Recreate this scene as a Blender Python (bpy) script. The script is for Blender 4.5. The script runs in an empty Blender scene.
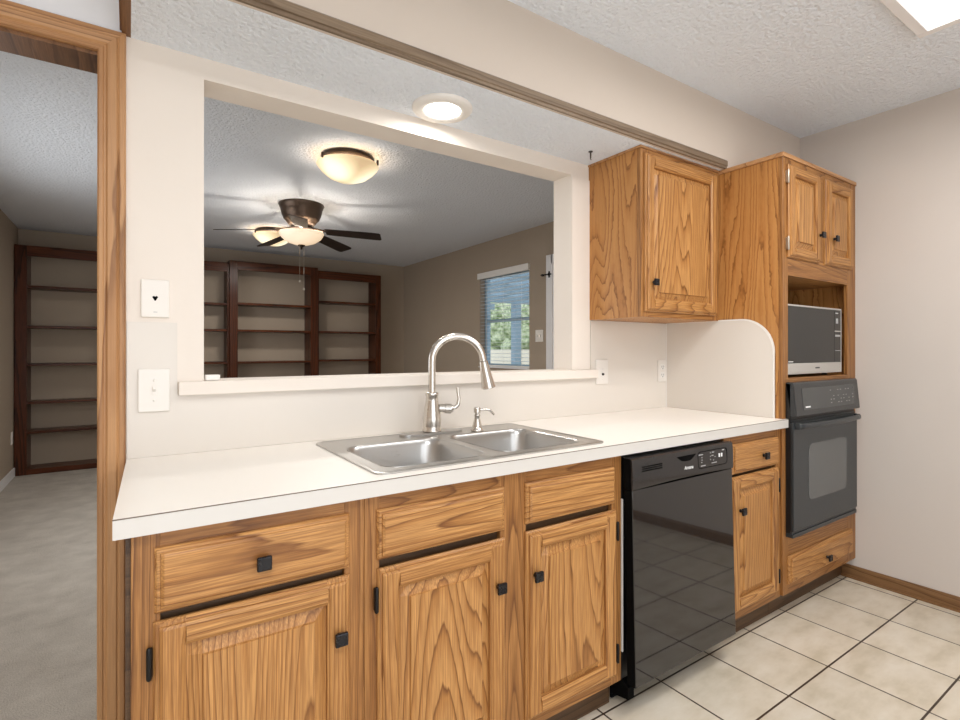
import bpy, bmesh, math, random
from mathutils import Vector, Matrix
S = bpy.context.scene
C = S.collection
PI = math.pi
R = math.radians

# ------------------------------------------------------------------ camera
cam_d = bpy.data.cameras.new('camera')
cam = bpy.data.objects.new('camera', cam_d)
C.objects.link(cam)
cam.location = (0.0085, -1.8101, 1.2266)
cam.rotation_euler = (R(90 + 0.0645), 0, R(-34.1721))
cam_d.sensor_fit = 'HORIZONTAL'
cam_d.sensor_width = 36.0
cam_d.lens = 520.5068 / 960 * 36.0
cam_d.shift_x = -(482.1645 - 480) / 960
cam_d.shift_y = (349.6479 - 360) / 960
cam_d.clip_start = 0.02
S.camera = cam

# ------------------------------------------------------------------ exposure / world / large lights
S.view_settings.view_transform = 'Standard'
S.view_settings.look = 'None'
S.view_settings.exposure = 0.22
S.view_settings.gamma = 1.0
S.view_settings.use_curve_mapping = False
W = bpy.data.worlds.new('sky')
S.world = W
W.use_nodes = True
W.node_tree.nodes['Background'].inputs[0].default_value = (0.80, 0.90, 1.0, 1)
W.node_tree.nodes['Background'].inputs[1].default_value = 1.3

def area(name, loc, rot, sx, sy, power, col=(1, 1, 1)):
    l = bpy.data.lights.new(name, 'AREA')
    l.shape = 'RECTANGLE'; l.size = sx; l.size_y = sy; l.energy = power; l.color = col
    o = bpy.data.objects.new(name, l); C.objects.link(o)
    o.location = loc; o.rotation_euler = rot
    return o
# added daylight, from an invented kitchen window unseen behind the photographer
area('added_rear_daylight', (0.45, -3.46, 1.08), (R(90), 0, 0), 2.6, 2.0, 22, (0.985, 0.99, 1.0))
# light of the kitchen ceiling fixture
area('fixture_light', (1.95, -1.42, 2.40), (0, 0, 0), 1.1, 0.5, 15, (0.99, 0.99, 1.0))
# added fill light without a fixture, over the kitchen behind the photographer
area('added_kitchen_fill', (-0.3, -2.2, 2.42), (0, 0, 0), 1.1, 0.5, 27, (0.99, 0.99, 1.0))
# added daylight, from an invented side window of the living room
area('added_living_daylight', (-0.90, 2.2, 1.40), (R(90), 0, R(-90)), 1.7, 1.2, 14, (0.98, 0.99, 1.0))
KITCHEN_DIFFUSER = 3.2
RECESSED = 9.0
BOWL = 1.0
FAN_W = 14
BOWL_W = 4
BOWL_DOWN_W = 13

# ------------------------------------------------------------------ materials
def lin(c):
    return tuple(((v / 255) / 12.92 if v / 255 <= 0.04045 else ((v / 255 + 0.055) / 1.055) ** 2.4) for v in c) + (1,)

class NT:
    def __init__(s, name):
        s.m = bpy.data.materials.new(name); s.m.use_nodes = True
        s.t = s.m.node_tree; s.b = s.t.nodes['Principled BSDF']
    def n(s, typ, **kw):
        nd = s.t.nodes.new(typ)
        for k, v in kw.items(): setattr(nd, k, v)
        return nd
    def l(s, a, b): s.t.links.new(a, b)
    def math(s, op, a, b=None, clamp=False):
        nd = s.n('ShaderNodeMath', operation=op); nd.use_clamp = clamp
        for i, v in enumerate((a, b)):
            if v is None: continue
            if isinstance(v, (int, float)): nd.inputs[i].default_value = v
            else: s.l(v, nd.inputs[i])
        return nd.outputs[0]
    def ramp(s, fac, stops):
        nd = s.n('ShaderNodeValToRGB'); s.l(fac, nd.inputs[0])
        e = nd.color_ramp.elements
        while len(e) < len(stops): e.new(0.5)
        for el, (p, c) in zip(e, stops): el.position = p; el.color = c
        return nd.outputs[0]
    def mix(s, fac, a, b, blend='MIX'):
        nd = s.n('ShaderNodeMix', data_type='RGBA', blend_type=blend)
        for i, v in ((0, fac), (6, a), (7, b)):
            if isinstance(v, (int, float, tuple)): nd.inputs[i].default_value = v
            else: s.l(v, nd.inputs[i])
        return nd.outputs[2]
    def bump(s, h, strength, dist=0.002):
        nd = s.n('ShaderNodeBump'); nd.inputs['Strength'].default_value = strength
        nd.inputs['Distance'].default_value = dist
        s.l(h, nd.inputs['Height']); s.l(nd.outputs[0], s.b.inputs['Normal'])
    def noise(s, vec, scale, detail=2, rough=0.5):
        nd = s.n('ShaderNodeTexNoise'); nd.inputs['Scale'].default_value = scale
        nd.inputs['Detail'].default_value = detail; nd.inputs['Roughness'].default_value = rough
        if vec is not None: s.l(vec, nd.inputs['Vector'])
        return nd.outputs[0]
    def obj(s): return s.n('ShaderNodeTexCoord').outputs['Object']
    def mapped(s, vec, scale, loc=(0, 0, 0)):
        nd = s.n('ShaderNodeMapping'); nd.inputs['Scale'].default_value = scale; nd.inputs['Location'].default_value = loc
        s.l(vec, nd.inputs['Vector']); return nd.outputs[0]

def plain(name, rgb, rough=0.5, metal=0.0, spec=0.5):
    k = NT(name); k.b.inputs['Base Color'].default_value = lin(rgb)
    k.b.inputs['Roughness'].default_value = rough; k.b.inputs['Metallic'].default_value = metal
    k.b.inputs['Specular IOR Level'].default_value = spec
    v = k.noise(k.obj(), 90, 2)
    r = k.math('ADD', k.math('MULTIPLY', k.math('SUBTRACT', v, 0.5), 0.08), rough)
    k.l(r, k.b.inputs['Roughness'])
    return k.m

def paint(name, rgb, scale=55, strength=0.25, dist=0.0015, rough=0.65):
    k = NT(name); p = k.obj()
    v = k.noise(p, 2.2, 3)
    c = lin(rgb); c2 = tuple(x * 0.965 for x in c[:3]) + (1,)
    k.l(k.ramp(v, [(0.3, c2), (0.7, c)]), k.b.inputs['Base Color'])
    k.b.inputs['Roughness'].default_value = rough
    k.b.inputs['Specular IOR Level'].default_value = 0.25
    k.bump(k.noise(p, scale, 3), strength, dist)
    return k.m

def popcorn(name, rgb, bs, bd):
    k = NT(name); p = k.obj()
    c = lin(rgb)
    k.b.inputs['Base Color'].default_value = c
    k.b.inputs['Roughness'].default_value = 0.85
    k.b.inputs['Specular IOR Level'].default_value = 0.15
    a = k.noise(p, 75, 4, 0.6)
    v = k.n('ShaderNodeTexVoronoi'); v.inputs['Scale'].default_value = 60; k.l(p, v.inputs['Vector'])
    h = k.math('ADD', a, k.math('MULTIPLY', v.outputs[0], -0.5))
    k.bump(h, bs, bd)
    return k.m

def wood(name, axis, light, mid, dark, rings=30, freq=5.0, stretch=0.06, rough=0.42, pore=0.5, zig=0.0, spec=0.4):
    """flat-sawn wood: contour lines of a noise stretched along the grain, plus open pores and streaks"""
    k = NT(name)
    oi = k.n('ShaderNodeObjectInfo')
    comb = k.n('ShaderNodeCombineXYZ')
    for i, f in enumerate((17.3, 9.1, 23.7)):
        k.l(k.math('MULTIPLY', oi.outputs['Random'], f), comb.inputs[i])
    add = k.n('ShaderNodeVectorMath', operation='ADD')
    k.l(k.obj(), add.inputs[0]); k.l(comb.outputs[0], add.inputs[1])
    def along(v):
        sc = [1.0, 1.0, 1.0]; sc['xyz'.index(axis)] = v
        return k.mapped(add.outputs[0], tuple(sc))
    base = k.noise(along(stretch), freq, 1.0, 0.35)
    wob = k.noise(along(0.12), 45, 2, 0.5)
    ph = k.math('ADD', k.math('MULTIPLY', base, rings), k.math('MULTIPLY', wob, 0.6))
    if zig:
        ph = k.math('ADD', ph, k.math('MULTIPLY', k.noise(along(0.55), 60, 1.5, 0.5), zig))
    fr = k.math('FRACT', ph)
    g = k.ramp(fr, [(0.0, light), (0.40, light), (0.78, mid), (0.93, dark), (1.0, light)])
    fine = k.noise(along(0.025), 330, 3, 0.6)
    pf = k.math('MULTIPLY', k.math('SUBTRACT', fine, 0.40), 3.0, True)
    streak = k.noise(along(0.03), 60, 3, 0.6)
    tone = k.noise(along(0.08), 6, 2, 0.5)
    g2 = k.mix(k.math('MULTIPLY', k.math('SUBTRACT', streak, 0.45), 2.0, True), g, mid, 'MIX')
    g3 = k.mix(k.math('MULTIPLY', k.math('SUBTRACT', tone, 0.45), 1.6, True), g2, mid, 'MIX')
    col = k.mix(k.math('MULTIPLY', k.math('SUBTRACT', 1.0, pf), pore), g3, dark, 'MIX')
    k.l(col, k.b.inputs['Base Color'])
    k.b.inputs['Roughness'].default_value = rough
    k.b.inputs['Specular IOR Level'].default_value = spec
    k.bump(pf, 0.12, 0.001)
    return k.m

oakL, oakM, oakD = lin((214, 160, 97)), lin((190, 134, 74)), lin((112, 68, 32))
OAKV = wood('oak_vertical', 'z', oakL, oakM, oakD, rings=44, freq=5, stretch=0.03, pore=0.6)
OAKH = wood('oak_horizontal', 'x', oakL, oakM, oakD, rings=38, freq=5, stretch=0.06, pore=0.6)
OAKF = wood('oak_frame_vertical', 'z', lin((190, 136, 78)), lin((162, 110, 58)), lin((100, 60, 28)), rings=44, freq=5, stretch=0.03, pore=0.6)
OAKFH = wood('oak_frame_horizontal', 'x', lin((190, 136, 78)), lin((162, 110, 58)), lin((100, 60, 28)), rings=38, freq=5, stretch=0.06, pore=0.6)
OAKS = wood('oak_side_veneer', 'z', lin((202, 146, 84)), lin((184, 126, 67)), lin((120, 72, 32)), rings=24, freq=5.5, stretch=0.12, pore=0.25, zig=0.45)
OAKP = wood('oak_panel', 'z', oakL, oakM, oakD, rings=46, freq=3.8, stretch=0.085, pore=0.55)
TRIMV = wood('door_trim_vertical', 'z', lin((204, 156, 108)), lin((180, 132, 88)), lin((132, 90, 56)), rings=10, freq=7, stretch=0.03, pore=0.25)
TRIMH = wood('door_trim_horizontal', 'x', lin((204, 156, 108)), lin((180, 132, 88)), lin((132, 90, 56)), rings=10, freq=7, stretch=0.03, pore=0.25)
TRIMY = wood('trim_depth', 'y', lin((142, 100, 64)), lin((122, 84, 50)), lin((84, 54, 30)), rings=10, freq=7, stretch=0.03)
GREYTRIM = wood('weathered_trim', 'x', lin((150, 130, 108)), lin((134, 114, 94)), lin((100, 82, 64)), rings=8, freq=7, stretch=0.05)
BASEB = wood('base_trim', 'y', lin((150, 112, 74)), lin((128, 92, 58)), lin((84, 56, 32)), rings=10, freq=7, stretch=0.05)
TOE = wood('toe_oak', 'x', lin((98, 72, 48)), lin((84, 60, 38)), lin((58, 38, 22)), rings=10)
WALNUT = wood('walnut_vertical', 'z', lin((98, 50, 24)), lin((70, 34, 15)), lin((38, 17, 8)), rings=10, freq=7, stretch=0.05, rough=0.3, spec=0.22)
WALNUTH = wood('walnut_horizontal', 'x', lin((104, 54, 27)), lin((74, 37, 17)), lin((40, 18, 9)), rings=10, freq=7, stretch=0.05, rough=0.3, spec=0.22)
BLADE = wood('blade_walnut', 'x', lin((46, 32, 26)), lin((36, 25, 20)), lin((22, 14, 10)), rings=6, freq=7, rough=0.4)

WALLW = paint('wall_white', (237, 227, 216))
WALLG = paint('wall_greige', (214, 201, 188))
WALLR = paint('wall_greige_right', (210, 201, 193))
WALLT = paint('wall_tan', (172, 156, 138))
WALLB = paint('wall_bright', (240, 240, 242))
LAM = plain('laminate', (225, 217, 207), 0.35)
LAMEDGE = plain('laminate_edge', (212, 208, 202), 0.35)  # greyer than the top: the edge's shade is put into its colour
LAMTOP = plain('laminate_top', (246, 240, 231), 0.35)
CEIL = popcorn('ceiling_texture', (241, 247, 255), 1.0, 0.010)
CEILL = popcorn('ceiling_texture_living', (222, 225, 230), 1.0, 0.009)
WHITE = plain('white_plastic', (240, 236, 230), 0.35)
IVORY = plain('ivory_plastic', (236, 230, 222), 0.35)
WHITEP = plain('white_gloss_paint', (238, 236, 236), 0.35)
SILVERP = plain('silver_plastic', (196, 192, 186), 0.35, 0.3)
BLACK = plain('black_plastic', (20, 20, 21), 0.4)
VOID = plain('black_void', (6, 6, 6), 0.9, 0.0, 0.1)
IRON = plain('black_iron', (32, 30, 30), 0.4, 0.6)
BRONZE = plain('oiled_bronze', (84, 68, 56), 0.38, 0.7)
BRONZED = plain('dark_bronze', (58, 46, 38), 0.4, 0.7)
NICKEL = plain('brushed_nickel', (214, 208, 200), 0.24, 1.0)
DARKM = plain('dark_metal', (70, 66, 62), 0.35, 0.8)
OVENB = plain('oven_charcoal', (46, 51, 54), 0.32)
OVENP = plain('oven_panel', (48, 50, 52), 0.22)
OVENG = plain('oven_glass', (92, 94, 94), 0.16)
GREYMARK = plain('grey_print', (170, 170, 170), 0.5)
WHITEMARK = plain('white_print', (245, 245, 245), 0.5)
MICROG = plain('microwave_glass', (33, 35, 35), 0.14)
DWP = plain('dishwasher_panel', (42, 40, 40), 0.2)
DWG = plain('dishwasher_gloss', (30, 29, 29), 0.05, 0.0, 0.8)
SEAM = plain('laminate_seam', (112, 98, 84), 0.6)
HINGEM = plain('hinge_chrome', (190, 180, 165), 0.3, 0.9)
KNOBM = plain('knob_black', (30, 29, 32), 0.28, 0.4)

def steel():
    k = NT('stainless'); p = k.obj()
    k.b.inputs['Base Color'].default_value = lin((192, 190, 187)); k.b.inputs['Metallic'].default_value = 1.0
    v = k.noise(k.mapped(p, (2, 60, 60)), 8, 3)
    k.l(k.math('ADD', k.math('MULTIPLY', v, 0.12), 0.24), k.b.inputs['Roughness'])
    return k.m
STEEL = steel()

def tile():
    k = NT('floor_tile'); p = k.obj()
    t = 0.3066
    v = k.mapped(p, (1, 1, 1), (-2.8667 % t * -1 + 0.0, 0, 0))
    vm = k.n('ShaderNodeVectorMath', operation='ADD'); k.l(p, vm.inputs[0])
    vm.inputs[1].default_value = (-2.8667 + 20 * t, 0.8924 + 20 * t, 0)
    br = k.n('ShaderNodeTexBrick'); br.offset = 0.0; br.squash = 1.0
    k.l(vm.outputs[0], br.inputs['Vector'])
    br.inputs['Scale'].default_value = 1.0; br.inputs['Mortar Size'].default_value = 0.0036
    br.inputs['Mortar Smooth'].default_value = 0.15; br.inputs['Bias'].default_value = 0
    br.inputs['Brick Width'].default_value = t; br.inputs['Row Height'].default_value = t
    br.inputs['Color1'].default_value = (1, 1, 1, 1); br.inputs['Color2'].default_value = (0.88, 0.88, 0.88, 1)
    a = k.noise(k.mapped(p, (1.0, 2.2, 1)), 5, 4, 0.6)
    c = k.ramp(a, [(0.3, lin((206, 193, 170))), (0.5, lin((222, 210, 190))), (0.7, lin((232, 222, 205)))])
    c = k.mix(1.0, c, br.outputs['Color'], 'MULTIPLY')
    c = k.mix(br.outputs['Fac'], c, lin((66, 50, 36)))
    k.l(c, k.b.inputs['Base Color'])
    k.b.inputs['Roughness'].default_value = 0.38
    k.bump(k.math('SUBTRACT', 1.0, br.outputs['Fac']), 0.4, 0.002)
    return k.m
TILE = tile()

def carpet():
    k = NT('carpet'); p = k.obj()
    a = k.noise(p, 180, 3, 0.7); b = k.noise(p, 6, 3, 0.6)
    f = k.math('ADD', k.math('MULTIPLY', a, 0.6), k.math('MULTIPLY', b, 0.4))
    k.l(k.ramp(f, [(0.35, lin((168, 159, 148))), (0.65, lin((208, 200, 189)))]), k.b.inputs['Base Color'])
    k.b.inputs['Roughness'].default_value = 0.95; k.b.inputs['Specular IOR Level'].default_value = 0.1
    k.bump(a, 0.8, 0.01)
    return k.m
CARPET = carpet()

def emis(name, rgb, strength, rough=0.4, hot=None):
    k = NT(name); k.b.inputs['Base Color'].default_value = lin((235, 230, 222))
    k.b.inputs['Roughness'].default_value = rough
    k.b.inputs['Emission Color'].default_value = lin(rgb); k.b.inputs['Emission Strength'].default_value = strength
    return k.m
DIFF = emis('fixture_diffuser', (255, 252, 246), KITCHEN_DIFFUSER)
RLENS = emis('recessed_lens', (255, 250, 242), RECESSED)

def bowl(name, strength):
    # alabaster glass bowl with the glow of two bulbs inside
    k = NT(name); p = k.obj()
    k.b.inputs['Base Color'].default_value = lin((238, 214, 180)); k.b.inputs['Roughness'].default_value = 0.3
    d = []
    for x in (-0.1, 0.1):
        vm = k.n('ShaderNodeVectorMath', operation='DISTANCE'); k.l(p, vm.inputs[0])
        vm.inputs[1].default_value = (x, -0.06 + (0.05 if x > 0 else 0), -0.12); d.append(vm.outputs['Value'])
    m = k.math('MINIMUM', d[0], d[1])
    k.l(k.ramp(m, [(0.05, lin((255, 244, 208))), (0.17, lin((250, 214, 158)))]), k.b.inputs['Emission Color'])
    nd = k.n('ShaderNodeMapRange'); k.l(m, nd.inputs[0])
    nd.inputs[1].default_value = 0.05; nd.inputs[2].default_value = 0.16
    nd.inputs[3].default_value = strength; nd.inputs[4].default_value = strength * 0.35
    k.l(nd.outputs[0], k.b.inputs['Emission Strength'])
    return k.m
BOWLM = bowl('lit_alabaster_glass', BOWL)
FANBOWL = emis('fan_bowl_glass', (250, 214, 170), 0.6)

def glass():
    k = NT('window_glass'); k.b.inputs['Base Color'].default_value = (1, 1, 1, 1)
    out = k.t.nodes['Material Output']
    tr = k.n('ShaderNodeBsdfTransparent'); gl = k.n('ShaderNodeBsdfGlossy'); gl.inputs['Roughness'].default_value = 0.02
    mx = k.n('ShaderNodeMixShader'); mx.inputs[0].default_value = 0.06; k.l(tr.outputs[0], mx.inputs[1]); k.l(gl.outputs[0], mx.inputs[2])
    k.l(mx.outputs[0], out.inputs['Surface'])
    return k.m
GLASS = glass()
SLAT = plain('blind_slat', (226, 228, 230), 0.4)
PATIOW = plain('patio_wood_paint', (150, 172, 186), 0.6)
CONCRETE = paint('patio_concrete', (200, 196, 188))
BLOCK = paint('garden_wall_block', (236, 226, 204))
LEAF = NT('leaf_green'); LEAF.l(LEAF.ramp(LEAF.noise(LEAF.obj(), 9, 3), [(0.35, lin((120, 142, 92))), (0.65, lin((226, 232, 196)))]), LEAF.b.inputs['Base Color']); LEAF = LEAF.m

# ------------------------------------------------------------------ mesh helpers
class MB:
    def __init__(s): s.bm = bmesh.new()
    def box(s, x0, x1, y0, y1, z0, z1, bev=0.0, seg=2):
        t = bmesh.new()
        vs = [t.verts.new((x, y, z)) for x in (x0, x1) for y in (y0, y1) for z in (z0, z1)]
        for f in ((0, 1, 3, 2), (4, 6, 7, 5), (0, 4, 5, 1), (2, 3, 7, 6), (0, 2, 6, 4), (1, 5, 7, 3)):
            t.faces.new([vs[i] for i in f])
        if bev: bmesh.ops.bevel(t, geom=t.edges[:], offset=bev, segments=seg, profile=0.5, affect='EDGES', clamp_overlap=True)
        return s.add(t)
    def add(s, t, mat=None):
        if mat is not None: bmesh.ops.transform(t, matrix=mat, verts=t.verts)
        m = bpy.data.meshes.new('tmp'); t.to_mesh(m); t.free(); s.bm.from_mesh(m); bpy.data.meshes.remove(m)
        return s
    def prism(s, pts, axis, a, b, bev=0.0):
        """polygon pts (u,v) extruded along axis from a to b; axis x:(y,z) y:(x,z) z:(x,y)"""
        t = bmesh.new()
        def P(u, v, w): return {'x': (w, u, v), 'y': (u, w, v), 'z': (u, v, w)}[axis]
        A = [t.verts.new(P(u, v, a)) for u, v in pts]; B = [t.verts.new(P(u, v, b)) for u, v in pts]
        n = len(pts)
        t.faces.new(A); t.faces.new(B[::-1])
        for i in range(n): t.faces.new((A[i], B[i], B[(i + 1) % n], A[(i + 1) % n]))
        if bev: bmesh.ops.bevel(t, geom=t.edges[:], offset=bev, segments=2, profile=0.5, affect='EDGES', clamp_overlap=True)
        return s.add(t)
    def lathe(s, prof, c, axis='z', seg=40, mat=None):
        t = bmesh.new(); rings = []
        for r, h in prof:
            if r < 1e-6: rings.append([t.verts.new((0, 0, h))])
            else: rings.append([t.verts.new((r * math.cos(2 * PI * i / seg), r * math.sin(2 * PI * i / seg), h)) for i in range(seg)])
        for a, b in zip(rings, rings[1:]):
            if len(a) == 1 and len(b) == 1: continue
            for i in range(seg):
                j = (i + 1) % seg
                if len(a) == 1: t.faces.new((a[0], b[j], b[i]))
                elif len(b) == 1: t.faces.new((a[i], a[j], b[0]))
                else: t.faces.new((a[i], a[j], b[j], b[i]))
        M = Matrix.Translation(c)
        if axis == 'x': M = M @ Matrix.Rotation(PI / 2, 4, 'Y')
        if axis == 'y': M = M @ Matrix.Rotation(PI / 2, 4, 'X')
        if mat is not None: M = mat
        for f in t.faces: f.smooth = True
        return s.add(t, M)
    def tube(s, path, rad, seg=14, caps=True):
        t = bmesh.new(); P = [Vector(p) for p in path]; rings = []
        rr = rad if isinstance(rad, (list, tuple)) else [rad] * len(P)
        up = None
        for i, p in enumerate(P):
            d = (P[min(i + 1, len(P) - 1)] - P[max(i - 1, 0)]).normalized()
            if up is None:
                up = Vector((0, 0, 1)) if abs(d.z) < 0.9 else Vector((1, 0, 0))
            u = (up - d * up.dot(d)).normalized(); v = d.cross(u); up = u
            rings.append([t.verts.new(p + rr[i] * (math.cos(2 * PI * k / seg) * u + math.sin(2 * PI * k / seg) * v)) for k in range(seg)])
        for a, b in zip(rings, rings[1:]):
            for k in range(seg): t.faces.new((a[k], a[(k + 1) % seg], b[(k + 1) % seg], b[k])).smooth = True
        if caps: t.faces.new(rings[0][::-1]); t.faces.new(rings[-1])
        return s.add(t)
    def heightfield(s, xs, zs, fun, yb, to=None):
        """panel facing -Y: front surface at yb - fun(x,z), skirt back to yb"""
        t = bmesh.new()
        g = [[t.verts.new((x, yb - fun(x, z), z)) for z in zs] for x in xs]
        for i in range(len(xs) - 1):
            for j in range(len(zs) - 1):
                t.faces.new((g[i][j], g[i + 1][j], g[i + 1][j + 1], g[i][j + 1]))
        loop = [g[i][0] for i in range(len(xs))] + [g[-1][j] for j in range(1, len(zs))] + [g[i][-1] for i in range(len(xs) - 2, -1, -1)] + [g[0][j] for j in range(len(zs) - 2, 0, -1)]
        back = [t.verts.new((v.co.x, yb, v.co.z)) for v in loop]
        n = len(loop)
        for i in range(n): t.faces.new((loop[i], back[i], back[(i + 1) % n], loop[(i + 1) % n]))
        t.faces.new(back)
        return s.add(t)
    def polyfill(s, loops, z0, z1, axis='z'):
        """flat plate with holes: loops of (u,v); first outer; extruded"""
        t = bmesh.new(); edges = []
        def P(u, v): return {'z': (u, v, z1), 'y': (u, z1, v), 'x': (z1, u, v)}[axis]
        for L in loops:
            vs = [t.verts.new(P(u, v)) for u, v in L]
            edges += [t.edges.new((vs[i], vs[(i + 1) % len(vs)])) for i in range(len(vs))]
        bmesh.ops.triangle_fill(t, use_beauty=True, edges=edges)
        ex = bmesh.ops.extrude_face_region(t, geom=t.faces[:])
        dv = {'z': (0, 0, z0 - z1), 'y': (0, z0 - z1, 0), 'x': (z0 - z1, 0, 0)}[axis]
        bmesh.ops.translate(t, vec=dv, verts=[v for v in ex['geom'] if isinstance(v, bmesh.types.BMVert)])
        bmesh.ops.dissolve_limit(t, angle_limit=0.01, verts=t.verts[:], edges=t.edges[:])
        return s.add(t)

ORG = {}
def setp(o, label=None, cat=None, group=None, kind=None):
    if label: o['label'] = label
    if cat: o['category'] = cat
    if group: o['group'] = group
    if kind: o['kind'] = kind

def thing(name, label, cat, loc=(0, 0, 0), group=None):
    o = bpy.data.objects.new(name, None); C.objects.link(o); o.location = loc
    o.empty_display_size = 0.05
    setp(o, label, cat, group); ORG[o] = Vector(loc)
    return o

def obj(name, mb, mat, parent=None, label=None, origin=None, smooth=None):
    org = ORG[parent] if parent is not None else Vector(origin or (0, 0, 0))
    bm = mb.bm
    bmesh.ops.recalc_face_normals(bm, faces=bm.faces[:])
    bmesh.ops.translate(bm, vec=-org, verts=bm.verts[:])
    me = bpy.data.meshes.new(name); bm.to_mesh(me); bm.free()
    me.materials.append(mat)
    o = bpy.data.objects.new(name, me); C.objects.link(o)
    if parent is not None: o.parent = parent
    else: o.location = org
    ORG[o] = org
    if label: o['label'] = label
    if smooth:
        for p in me.polygons: p.use_smooth = True
        try: me.set_sharp_from_angle(angle=R(smooth))
        except Exception: pass
    return o

def struct(name, mb, mat, parent=None):
    o = obj(name, mb, mat, parent)
    if parent is None: o['kind'] = 'structure'
    return o

def copy_tree(o, loc, label, group=None):
    r = o.copy(); C.objects.link(r); r.location = loc; r['label'] = label
    if group: r['group'] = group
    for ch in list(o.children):
        c = ch.copy(); C.objects.link(c); c.parent = r
        for g in list(ch.children):
            d = g.copy(); C.objects.link(d); d.parent = c
    return r

def text_mesh(body, size, mat, parent, name, M, extr=0.0004):
    cu = bpy.data.curves.new('txt', 'FONT'); cu.body = body; cu.size = size; cu.extrude = extr
    cu.align_x = 'CENTER'; cu.align_y = 'CENTER'
    o = bpy.data.objects.new('txt', cu); C.objects.link(o)
    dg = bpy.context.evaluated_depsgraph_get()
    me = bpy.data.meshes.new_from_object(o.evaluated_get(dg))
    bpy.data.objects.remove(o); bpy.data.curves.remove(cu)
    t = bmesh.new(); t.from_mesh(me); bpy.data.meshes.remove(me)
    mb = MB(); mb.add(t, M)
    return obj(name, mb, mat, parent)

def rrect(x0, x1, y0, y1, r, n=6):
    pts = []
    for cx, cy, a in ((x1 - r, y1 - r, 0), (x0 + r, y1 - r, 90), (x0 + r, y0 + r, 180), (x1 - r, y0 + r, 270)):
        for i in range(n + 1):
            t = R(a + 90 * i / n); pts.append((cx + r * math.cos(t), cy + r * math.sin(t)))
    return pts

FACE = Matrix.Rotation(PI / 2, 4, 'X')   # text in XY -> faces -Y, upright in XZ

# ------------------------------------------------------------------ room shell
CZ = 2.46
SZ = 2.128          # underside of the dropped soffit
XR = 3.241
b = MB(); b.box(-2.3, 3.40, -3.5, 0.06, -0.06, 0.0); struct('floor', b, TILE)
b = MB(); b.box(-2.3, 3.60, 0.06, 5.35, -0.06, 0.0); struct('floor_living', b, CARPET)
# back wall with doorway and pass-through
b = MB()
b.box(-2.3, -0.885, 0, 0.122, 0, CZ)
b.box(-0.885, -0.050, 0, 0.122, 2.066, SZ)
b.box(-0.050, 0.20, 0, 0.122, 0, SZ)
b.box(0.20, 1.748, 0, 0.122, 0, 1.092)
b.box(0.20, 1.748, 0, 0.122, 2.062, SZ)
b.box(1.748, XR, 0, 0.122, 0, SZ)
b.box(-0.0, XR + 0.12, 0.0, 0.122, SZ, CZ)
struct('wall_back', b, WALLW)
b = MB(); b.box(-0.885, 0.0, 0, 0.122, SZ, CZ); struct('wall_over_door', b, WALLB)
b = MB(); b.box(XR, XR + 0.12, -3.5, 0.0, 0, CZ); struct('wall_right', b, WALLR)
b = MB(); b.box(-2.42, -2.3, -3.5, 0.122, 0, CZ); struct('wall_left', b, WALLG)
# wall behind the photographer with the added big window
b = MB()
b.box(-2.3, -0.95, -3.62, -3.5, 0, CZ); b.box(1.85, XR, -3.62, -3.5, 0, CZ)
b.box(-0.95, 1.85, -3.62, -3.5, 0, 0.04); b.box(-0.95, 1.85, -3.62, -3.5, 2.15, CZ)
struct('wall_front', b, WALLG)
b = MB(); b.box(-2.42, XR + 0.12, -3.62, -0.3436, CZ, CZ + 0.06); b.box(-2.42, 0.0, -0.3436, 0.122, CZ, CZ + 0.06); struct('ceiling', b, CEIL)
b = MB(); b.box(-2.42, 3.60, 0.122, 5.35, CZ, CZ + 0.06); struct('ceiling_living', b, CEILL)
# soffit: textured underside panel + painted fascia
b = MB(); b.box(0.013, XR, -0.333, 0.0, SZ, SZ + 0.012); struct('ceiling_soffit', b, CEIL)
b = MB(); b.box(0.013, XR, -0.3436, -0.333, SZ, CZ); b.box(0.013, 0.025, -0.333, 0, SZ + 0.012, CZ); struct('wall_fascia', b, WALLG)
# living room walls
b = MB(); b.box(-1.1, 3.6, 5.2, 5.35, 0, CZ); struct('wall_living_far', b, WALLT)
b = MB()
b.box(-1.07, -0.92, 0.122, 1.3, 0, CZ); b.box(-1.07, -0.92, 3.1, 5.2, 0, CZ); b.box(-1.07, -0.92, 1.3, 3.1, 0, 0.75); b.box(-1.07, -0.92, 1.3, 3.1, 2.05, CZ)
struct('wall_living_left', b, WALLT)
w3 = bpy.data.objects.new('added_window_3', None); C.objects.link(w3); w3['kind'] = 'structure'; ORG[w3] = Vector((0, 0, 0))  # added side window, out of view, made to let daylight in
b = MB()
for y0, y1, z0, z1 in ((1.301, 1.35, 0.751, 2.049), (3.05, 3.099, 0.751, 2.049), (1.35, 3.05, 0.751, 0.80), (1.35, 3.05, 2.0, 2.049), (2.18, 2.22, 0.80, 2.0)): b.box(-1.03, -0.97, y0, y1, z0, z1)
obj('window_frame', b, WHITEP, w3)
b = MB(); b.box(-1.002, -0.998, 1.35, 3.05, 0.80, 2.0); obj('pane', b, GLASS, w3)
XL = 3.37
b = MB()
b.box(XL, XL + 0.14, 3.19, 5.2, 0, CZ); b.box(XL, XL + 0.14, 0.122, 2.29, 0, CZ)
b.box(XL, XL + 0.14, 2.29, 3.19, 0, 1.03); b.box(XL, XL + 0.14, 2.29, 3.19, 2.09, CZ)
struct('wall_living_right', b, WALLT)
b = MB(); b.box(-0.92, -0.905, 0.122, 4.925, 0, 0.085, 0.003); struct('baseboard_living', b, WHITEP)
b = MB()
b.prism([(XR, 0), (XR, 0.067), (XR - 0.006, 0.067), (XR - 0.012, 0.05), (XR - 0.013, 0.012), (XR - 0.022, 0.010), (XR - 0.022, 0)], 'y', -3.5, -0.56)
struct('baseboard_right', b, BASEB)
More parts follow.
